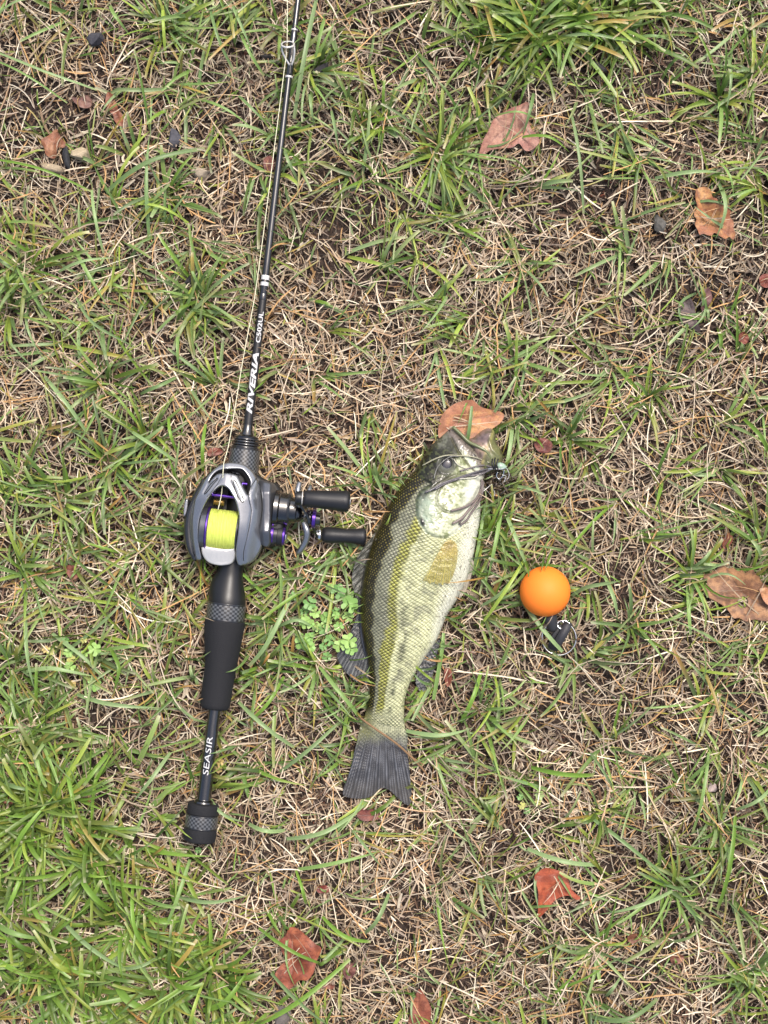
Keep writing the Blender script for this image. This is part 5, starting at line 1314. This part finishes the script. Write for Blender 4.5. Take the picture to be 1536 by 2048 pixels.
CRES = [(416,966),(421,954),(430,944),(441,939),(460,937),(481,938),(490,946),(498,959),(499,972),(496,990),(489,980),(483,968),(477,957),(472,950),(456,946),(445,946),(433,948),(424,957)]
SL1 = [(408,986),(418,968),(432,957)]; SL2 = [(466,961),(474,975),(484,998)]
def coverz(x, y, d):
    z = 126 - 24 * np.clip(np.abs(x - 448) / 78, 0, 1.2) ** 2.2 - 30 * np.clip((1000 - y) / 85, 0, 1) ** 1.7 - 26 * np.clip((y - 1040) / 90, 0, 1) ** 2
    # facet step along the right shoulder
    pl = [(512,953),(498,990),(503,1020),(496,1060),(488,1100),(486,1131)]
    sd_ = x - np.interp(y, [p[1] for p in pl], [p[0] for p in pl])
    z = z - 7 * sstep(-2, 26, sd_) - 1.6 * np.exp(-(sd_ / 1.3) ** 2)
    pl2 = [(404,966),(388,1000),(382,1040),(383,1080),(387,1117)]
    sd2 = np.interp(y, [p[1] for p in pl2], [p[0] for p in pl2]) - x
    z = z - 6 * sstep(-2, 10, sd2) - 1.4 * np.exp(-(sd2 / 1.2) ** 2)
    # roof ridge on the nose
    z = z - 0.10 * np.abs(x - 451) * sstep(1000, 960, y)
    for sl in (SL1, SL2):
        dd = pdist(resample(sl, 3, False, True), x, y, False)
        z = z - 1.6 * np.exp(-(dd / 3.0) ** 2)
    for sl in ([(445,947),(438,962),(420,984)], [(459,947),(463,965),(478,1000)]):
        dd = pdist(resample(sl, 3, False, True), x, y, False); z = z - 0.5 * np.exp(-(dd / 1.6) ** 2)
    return z
V, F, _ = relief(COVER, coverz, 62, holes=[CRES], step=2.4, bstep=2.4, bevel=3.2)
build('front_cover', V, F, M['gun'], reel, zref=ZF, sharp=55)
def seam(name, pts, rr=0.75, closed=False):
    p = resample(pts, 2.5, closed, True)
    if closed: p = np.vstack([p, p[:1]])
    z = coverz(p[:, 0], p[:, 1], 99 + 0 * p[:, 0]) + 0.15
    v, f = tube(np.column_stack([p, z]), rr, 6, cap=not closed)
    build(name, v, f, M['dark'], reel, zref=ZF)
seam('vent_slot', [(466,960),(471,963),(476,972),(481,983),(485,994),(487,1005),(482,1002),(477,994),(472,982),(468,971)], 1.0, True)
seam('vent_slot', [(434,956),(428,961),(420,969),(413,979),(408,988),(412,986),(419,978),(427,967),(434,959)], 0.9, True)
seam('panel_seam', [(511,956),(500,975),(497,995),(502,1020),(499,1050),(492,1080),(486,1105),(485,1122)])
seam('panel_seam', [(404,966),(390,996),(384,1030),(382,1060),(384,1095),(387,1112)])
seam('panel_seam', [(461,949),(464,966),(472,985),(477,1000)], 0.7)
seam('panel_seam', [(443,950),(438,962),(428,978),(414,994)], 0.6)
# spool along the reel's own axis
ax = np.array([1.0, 0.1175, 0]); ax /= np.linalg.norm(ax)
SC = np.array([441.0, 1060.0, 78.0])
def axial(name, c, prof, mat, parent=reel, segs=44, zref=ZF, sh=35):
    v, f, u = lathe(c, np.array(c) + ax, prof, segs)
    return build(name, v, f, M[mat], parent, zref=zref, uv=u, sharp=sh)
spool = axial('spool', SC - ax * 42, [(0, .1), (0, 40), (2, 43), (12, 44), (12.5, 40), (12.5, .1)], 'side', zref=100)
axial('spool_rim', SC - ax * 30, [(0, .1), (0, 43), (1.5, 45), (4, 45), (5, 43), (5, .1)], 'purple', spool, zref=100)
axial('spool_rim', SC + ax * 32, [(0, .1), (0, 42), (1, 43), (3, 43), (4, 41), (4, .1)], 'black', spool, zref=100)
axial('braided_line', SC - ax * 25.5, [(0, .1), (0, 38)] + [(s, 40.5 + 0.5 * math.sin(s * 1.9) + 0.35 * math.sin(s * 4.7)) for s in np.arange(0.5, 57.5, 0.6)] + [(58, 38), (58, .1)], 'line', spool, zref=105)
axial('level_wind_bar', np.array([421, 989, 92.0]), [(0, .1), (0, 3.4), (52, 3.4), (52, .1)], 'purple', zref=95)
axial('level_wind_bar', np.array([484, 967, 88.0]), [(0, .1), (0, 3.0), (10, 3.0), (10, .1)], 'purple', zref=95)
axial('worm_gear', np.array([427, 1003, 76.0]), [(0, .1)] + [(s, 6.5 + 1.2 * math.sin(s * 1.6)) for s in np.arange(0, 22, .5)] + [(22, .1)], 'gold', zref=80)
V, F, _ = relief([(403,1087),(413,1092),(434,1096),(452,1098),(464,1097),(470,1094),(470,1113),(462,1127),(448,1131),(434,1131),(415,1125),(404,1110)],
                 lambda x, y, d: 101 - 13 * sstep(1094, 1132, y) - 2.5 * ((x - 437) / 34) ** 2 + 0.8 * (np.abs(((x - 437) / 1.9) % 1 - 0.5) * 2) * ((np.abs(x - 440) < 19) & (y > 1101) & (y < 1122)), 66, step=1.7, bstep=2.4, bevel=3.5)
build('thumb_bar', V, F, M['silver'], reel, zref=98)
HS = [(508,956),(522,960),(536,963),(546,967),(554,976),(552,1000),(546,1028),(542,1048),(542,1070),(541,1086),(534,1094),(524,1091),(516,1080),(514,1062),(520,1044),(525,1020),(523,991),(516,970)]
def hz(x, y, d):
    z = 108 - 16 * np.clip((527 - x) / 14, 0, 1) - 22 * np.clip((x - 540) / 12, 0, 1)
    z = z - 14 * np.clip((985 - y) / 24, 0, 1) - 12 * np.clip((y - 1062) / 28, 0, 1)
    return z + 5 * np.exp(-(((x - 530) / 16) ** 2 + ((y - 1068) / 16) ** 2))
V, F, _ = relief(HS, hz, 42, step=3, bstep=3, bevel=5)
build('gear_side_plate', V, F, M['side'], reel, zref=100, sharp=50)
ZG = 72.0
axial('gear_boss', np.array([548, 1016, ZG]), [(0, .1), (0, 38), (8, 37), (10, 34), (11, 33), (26, 32), (29, 27), (44, 26), (46, 24), (46, .1)], 'rod_gloss', zref=90)
axial('boss_ring', np.array([574, 1019, ZG]), [(0, .1), (0, 33.5), (3, 34), (6, 32), (6, .1)], 'black', zref=90)
tk = axial('tension_knob', np.array([532, 1068, 66.0]), [(0, .1), (0, 23), (8, 22), (8, .1)], 'side', zref=80)
axial('purple_ring', np.array([539, 1069, 66.0]), [(0, .1), (0, 21), (1, 22), (7, 22), (8, 21), (8, .1)], 'purple', tk, zref=80)
axial('knob_ring', np.array([546, 1070, 66.0]), [(0, .1), (0, 21), (8, 21), (8, .1)], 'black', tk, zref=80)
axial('knob_grip', np.array([554, 1071, 66.0]), [(0, .1), (0, 21), (1, 22), (10, 22), (11, 21), (11, .1)], 'rubber', tk, zref=80)
axial('purple_ring', np.array([564.5, 1072, 66.0]), [(0, .1), (0, 20), (4, 19), (6, 15), (6, .1)], 'purple', tk, zref=80)
axial('knob_cap', np.array([570, 1073, 66.0]), [(0, .1), (0, 11), (2, 10), (4, 6), (4.5, .1)], 'chrome', tk, zref=80)
# star drag
star = axial('star_drag', np.array([590, 1022, ZG]), [(0, .1), (0, 22), (3, 24), (9, 22), (14, 16), (14, .1)], 'rod_gloss', zref=90)
STAR = [([(600,1012,110),(601,998,122),(598,982,124),(601,966,118)], 5.5), ([(608,1010,80),(614,996,84),(618,982,80),(620,972,72)], 4.5), ([(608,1045,88),(614,1062,92),(612,1080,84),(602,1098,72),(595,1106,64)], 6.0), ([(606,1030,50),(610,1045,30),(604,1060,22)], 5)]
for pts, r in STAR:
    p = sm(pts, 3); n = len(p)
    v, f = tube(p, [r * (0.75 + 0.35 * math.sin(PI * (0.25 + 0.6 * i / n))) for i in range(n)], 10)
    v = np.asarray(v); build('star_arm', v, f, M['gun'], star, zref=85)
# handle arm: a drilled plate from knob to knob
def slabpath(p0, p1, w0, w1, wm, th_, n=16):
    """plate standing across the axis: long direction p0-p1, width in z/y, thin along ax"""
    V = []; F = []
    p0 = np.array(p0, float); p1 = np.array(p1, float); D = (p1 - p0); D /= np.linalg.norm(D)
    Wd = np.cross(ax, D); Wd /= np.linalg.norm(Wd)
    for i in range(n + 1):
        t = i / n; c = p0 + (p1 - p0) * t + ax * 6 * math.sin(PI * t)
        w = np.interp(t, [0, .5, 1], [w0, wm, w1])
        for sgn, k in ((-1, -1), (1, -1), (1, 1), (-1, 1)):
            V.append(c + Wd * w * sgn + ax * th_ * k * 0.5)
    for i in range(n):
        for k in range(4):
            k2 = (k + 1) % 4
            F.append((i * 4 + k, (i + 1) * 4 + k, (i + 1) * 4 + k2, i * 4 + k2))
    F.append((3, 2, 1, 0)); F.append(tuple(n * 4 + k for k in range(4)))
    return np.array(V), F
K1 = np.array([596.0, 996.0, 118.0]); K2 = np.array([634.0, 1070.0, 50.0])
hand = root_like = None
v, f = slabpath(K1 + ax * 2, K2, 10, 10, 16, 5)
handle = build('handle_arm', v, f, M['black'], reel, zref=95, sharp=30)
axial('handle_nut', np.array([617, 1036, 84.0]), [(0, .1), (0, 15), (4, 15), (4, .1)], 'rod_gloss', handle, zref=90, segs=24)
axial('purple_nut', np.array([624, 1037, 84.0]), [(0, .1), (0, 17), (1, 19), (7, 19), (8, 17), (8, .1)], 'purple', handle, zref=90)
axial('retainer', np.array([632, 1038, 84.0]), [(0, .1), (0, 15), (8, 13), (10, 9), (10, .1)], 'rod_gloss', handle, zref=90)
for k in range(6):
    for m_ in range(2):
        q_ = 0.22 + 0.07 * k
        c = K1 * (1 - q_) + K2 * q_ + ax * (8 + 0) + np.array([0, -4 + 8 * m_, 4 - 5 * m_])
        axial('drill_hole', c, [(0, .1), (0, 1.7), (0.9, 1.7), (0.9, .1)], 'silver', handle, segs=8, zref=95)
def knob(c, L, prof, zref, tiltax):
    a2 = np.array(tiltax, float); a2 /= np.linalg.norm(a2)
    v, f, u = lathe(c, np.array(c) + a2, prof, 40); kb = build('knob', v, f, M['rubber'], handle, zref=zref, sharp=50)
    return kb, a2
ka = (1, 0.075, -0.05)
k1, a2 = knob((601, 996, 124), 100, [(6, .1), (6, 12), (8, 15), (12, 16.8), (40, 18), (70, 20), (86, 21.5), (93, 21.5), (97, 19), (99, 14), (99.5, .1)], 120, ka)
for nm, s0, s1, r, mt in (('knob_collar', -10, 3, 14.5, 'seat'), ('knob_collar', 2, 5, 13.5, 'silver')):
    v, f, u = lathe(np.array((601, 996, 124.)) + a2 * s0, np.array((601, 996, 124.)) + a2 * (s0 + 1), rounded(0, s1 - s0, r, 1.4), 30); build(nm, v, f, M[mt], k1, zref=120, sharp=40)
v, f, u = lathe(np.array((601, 996, 124.)) + a2 * 97, np.array((601, 996, 124.)) + a2 * 98, [(0, .1), (0, 10), (3, 9), (4, .1)], 24); build('knob_cap', v, f, M['chrome'], k1, zref=120, sharp=40)
k2, a3 = knob((640, 1069, 48), 92, [(4, .1), (4, 11), (6, 14), (12, 16), (26, 16), (50, 14), (70, 15), (84, 17), (89, 16.5), (92, 13), (93, .1)], 50, (1, 0.05, 0.0))
v, f, u = lathe(np.array((640, 1069, 48.)) + a3 * -4, np.array((640, 1069, 48.)) + a3 * -3, rounded(0, 6, 12.5, 1.4), 30); build('knob_collar', v, f, M['chrome'], k2, zref=50, sharp=40)
v, f, u = lathe(np.array((640, 1069, 48.)) + a3 * 91, np.array((640, 1069, 48.)) + a3 * 92, [(0, .1), (0, 8), (2.5, 6), (3, .1)], 24); build('knob_cap', v, f, M['chrome'], k2, zref=50, sharp=40)

# fishing line from the spool through the guide
fl = root('fishing_line', 'thin pale line running from the spool along the rod and through the guide', 'fishing line', 500, 600, 30, 60)
v, f = tube(sm([(441,1019,119),(444,1004,112),(447,985,106),(449,965,112),(451,945,118),(452,925,112),(462,880,100),(487,722,88),(509,600,82),(523,500,80),(535.6,400,77),(552,270,75),(567,150,73),(572,112,73),(574,88,73)], 12), 0.85, 6)
build('strand', v, f, M['thread'], fl, zref=75)
v, f = tube(sm([(574,88,73),(574.5,40,72),(574.5,0,70),(575,-300,66)], 14), 0.75, 6)
build('strand', v, f, M['thread'], fl, zref=75)
hl = root('loose_line', 'loose pale thread of line curving over the grass at the left edge', 'fishing line', 150, 550, 20, 30)
v, f = tube(sm([(-120,575,40),(0,569,40),(60,567,42),(130,556,44),(200,536,44),(270,512,40),(335,492,30),(380,470,24)], 10), 0.8, 6)
build('strand', v, f, M['thread'], hl, zref=38)

# ------------------------------------------------------------------ orange float on a ring
fb = root('float_keyring', 'bright orange ball float with black strap and steel rings, right of the fish', 'float', 1095, 1220, 10, 60)
bm = bmesh.new(); bmesh.ops.create_icosphere(bm, subdivisions=5, radius=50.5)
V = np.array([v_.co[:] for v_ in bm.verts]); F = np.array([[v_.index for v_ in f_.verts] for f_ in bm.faces]); bm.free()
build('ball', V + np.array([1090, 1183, 60]), F[:, ::-1], M['orange'], fb, zref=60)
v, f, u = lathe((1096, 1224, 48), (1112, 1275, 34), [(0, .1), (0, 15), (10, 15), (24, 12.5), (30, 11), (36, 10), (40, 7), (40, .1)], 24)
build('plug', v, f, M['strap'], fb, zref=40)
def band(pts, w, t, cross):
    P = sm(pts, 3); cr = np.array(cross, float); cr /= np.linalg.norm(cr)
    V = []; F = []
    for i, p in enumerate(P):
        T = P[min(i + 1, len(P) - 1)] - P[max(i - 1, 0)]; N_ = np.cross(T, cr); N_ /= np.linalg.norm(N_) + 1e-9
        for a, b_ in ((-1, -1), (1, -1), (1, 1), (-1, 1)): V.append(p + cr * w / 2 * a + N_ * t / 2 * b_)
    for i in range(len(P) - 1):
        for k in range(4): F.append((i * 4 + k, i * 4 + (k + 1) % 4, (i + 1) * 4 + (k + 1) % 4, (i + 1) * 4 + k))
    F.append((0, 1, 2, 3)[::-1]); F.append(tuple((len(P) - 1) * 4 + k for k in range(4)))
    return np.array(V), F
v, f = band([(1136,1244,44),(1131,1256,50),(1122,1272,50),(1113,1290,42),(1107,1300,30),(1110,1292,22),(1122,1268,20)], 17, 3, (1, 0.42, 0.1)); build('strap', v, f, M['strap'], fb, zref=40)
v, f = band([(1124,1250,38),(1116,1262,40),(1106,1280,36),(1103,1298,26)], 12, 3, (1, 0.4, -0.2)); build('strap', v, f, M['strap'], fb, zref=40)
def arc(cx, cy, z, rx, ry, rot, a0, a1, tx=0, ty=0, n=40):
    out = []
    for a in np.linspace(a0, a1, n):
        x = rx * math.cos(a); y = ry * math.sin(a)
        X_ = x * math.cos(rot) - y * math.sin(rot); Y_ = x * math.sin(rot) + y * math.cos(rot)
        out.append((cx + X_, cy + Y_, z + X_ * tx + Y_ * ty))
    return out
for (z_, rx, ry, rot, ex) in ((21, 35, 33, 0.3, 0.08), (24.5, 34, 34, 0.5, 0.03)):
    v, f = tube(arc(1119, 1277, z_, rx, ry, rot, 0, 2 * PI, ex, -ex), 1.6, 8, cap=False); build('split_ring', v, f, M['chrome'], fb, zref=32)
v, f = tube([(x, y, z) for x, y, z in arc(1127, 1250, 44, 13, 9, 0.2, 0, 2 * PI, .1, .1, 26)], 2.0, 8, cap=False); build('split_ring', v, f, M['chrome'], fb, zref=40)
# blades that lie over the float and the leaves
def over(label, w, tone, pts, zr=45):
    pl = resample(pts, 9, False, True); K = len(pl); t = np.linspace(0, 1, K)
    W = (w * (0.8 + 0.2 * np.clip(t * 4, 0, 1)) * (1 - 0.3 * t ** 4))[None]
    C = np.repeat((GC[tone] * 1.25)[None, None, :], K, 1)
    v, f, c = ribbons(pl[None], W, C, np.array([0.15]), 0.3)
    v2 = v.copy(); v2[:, 2] -= 0.5
    ob = build('grass_blade', np.vstack([v, v2]), np.vstack([f, f[:, ::-1] + len(v)]), M['grass'], zref=zr, cols=np.vstack([c, c]), origin=tuple(pl[0]))
    tag(ob, label, 'grass blade')
over('long green grass blade slanting over the strap and rings of the orange float', 9, 4, [(1036,1190,24),(1055,1218,50),(1078,1250,58),(1105,1282,58),(1126,1304,44)], 50)
over('green grass blade running from the base of the reel down to the right', 6, 1, [(553,1210,24),(520,1182,32),(490,1152,44),(466,1128,54)], 45)
over('short green grass blade standing in front of the orange brown leaf at the fish mouth', 7, 3, [(935,888,24),(938,865,38),(941,840,42),(944,812,36)], 40)
over('thin green grass blade crossing the flank of the fish near the anal fin', 5, 2, [(872,1368,24),(850,1350,38),(828,1330,52),(805,1309,68)], 55)
over('upright green blade over the anal fin of the fish', 8, 0, [(868,1402,24),(876,1350,40),(884,1300,52),(887,1266,48)], 45)
over('green blade tucked along the belly edge of the fish', 7, 0, [(970,1010,24),(962,1060,40),(955,1100,44),(946,1150,36)], 40)
over('pale green blade lying under the lower reel knob beside the dorsal fin', 8, 4, [(688,1083,24),(705,1091,28),(728,1098,28)], 28)

# blades and straws that lean over the edges of the fish, the rod, the float and the leaves
EV = []; EF = []; EC = []; eb = 0
def lean(x0, y0, x1, y1, z1, w, c, peak=14):
    global eb
    K = 8; t = np.linspace(0, 1, K); L_ = math.hypot(x1 - x0, y1 - y0)
    b_ = random.gauss(0, 0.10) * L_; nx_, ny_ = -(y1 - y0) / L_, (x1 - x0) / L_
    px = x0 + (x1 - x0) * t + nx_ * b_ * np.sin(PI * t); py = y0 + (y1 - y0) * t + ny_ * b_ * np.sin(PI * t)
    z = 8 + (z1 - 8) * np.clip(t * 1.35, 0, 1) ** 0.8 + peak * np.sin(PI * t) ** 1.2
    W = (w * (0.75 + .25 * np.clip(t * 4, 0, 1)) * (1 - t ** 2.2 * 0.9))[None]
    C_ = np.repeat(np.array(c)[None, None, :], K, 1)
    v, f, cc_ = ribbons(np.stack([px, py, z], 1)[None], W, C_, np.array([random.gauss(0, .3)]), 0.3)
    EV.append(v); EF.append(f + eb); EC.append(cc_); eb += len(v)
def pickc():
    return GC[random.randrange(6)] * random.uniform(0.6, 1.2) if random.random() < 0.7 else STRAW_C[random.choice((0, 1, 3, 4))] * random.uniform(0.8, 1.1)
for i in range(60):
    k = random.randint(110, NR - 20); side = random.choice((0, 1, 1)); E = (Lc, Rc)[side][k]; sg = -1 if side == 0 else 1
    ins_ = random.uniform(4, 15); out_ = random.uniform(16, 50); dy = random.uniform(-34, 34)
    x1 = E[0] - sg * ins_; y1 = E[1] + random.uniform(-5, 5)
    if 1060 < y1 < 1190 and side == 1 and random.random() < 0.4: continue
    lean(E[0] + sg * out_, E[1] + dy, x1, y1, float(bodyz(np.array(x1), np.array(y1))) * 0.97 + 4, random.uniform(3, 7), pickc())
for i in range(34):
    y = random.uniform(60, 1690); R_ = float(np.interp(y, [0, 860, 880, 1130, 1200, 1240, 1415, 1420, 1600, 1605, 1690], [5.6, 9, 25, 26, 38, 38, 30, 13, 14, 33, 33])); sg = random.choice((-1, 1))
    if 900 < y < 1140: continue
    q_ = random.uniform(0.2, 0.7); x1 = AX(y) + sg * R_ * q_; z1 = ZR + R_ * math.sqrt(1 - q_ * q_) + 3
    lean(AX(y) + sg * (R_ + random.uniform(18, 50)), y + random.uniform(-36, 36), x1, y, z1, random.uniform(2.5, 6), pickc(), 10)
for i in range(9):
    a = random.uniform(0, 2 * PI); q_ = random.uniform(0.80, 0.95)
    lean(1090 + math.cos(a + .4) * 88, 1183 + math.sin(a + .4) * 88, 1090 + math.cos(a) * 50 * q_, 1183 + math.sin(a) * 50 * q_, 60 + 50 * math.sqrt(1 - q_ * q_) + 3, random.uniform(3, 7), pickc(), 8)
for L in LEAF_DATA:
    P_ = np.array(L['o'], float); c_ = P_.mean(0); sz = np.ptp(P_, 0).max()
    for k in range(7 if sz > 60 else 2):
        a = random.uniform(0, 2 * PI); e1 = c_ + np.array((math.cos(a), math.sin(a))) * sz * random.uniform(.45, .7); a2_ = a + PI + random.gauss(0, .7)
        e2 = c_ + np.array((math.cos(a2_), math.sin(a2_))) * sz * random.uniform(.1, .5)
        g_ = random.random() < .35
        lean(e1[0], e1[1], e2[0], e2[1], L['z'] + 10, random.uniform(4, 7) if g_ else random.uniform(1.6, 3), (GC[random.randrange(5)] if g_ else STRAW_C[random.choice((0, 1, 2, 3, 4))]), 6)
lean(985, 1152, 886, 1163, float(bodyz(np.array(886.), np.array(1163.))) + 4, 4, (0.40, 0.24, 0.07), 8)
o = build('grass', np.vstack(EV), np.vstack(EF), M['grass'], cols=np.vstack(EC), zref=20)
o['kind'] = 'stuff'; o['label'] = 'single grass blades and straws leaning over the edges of the things on the lawn'
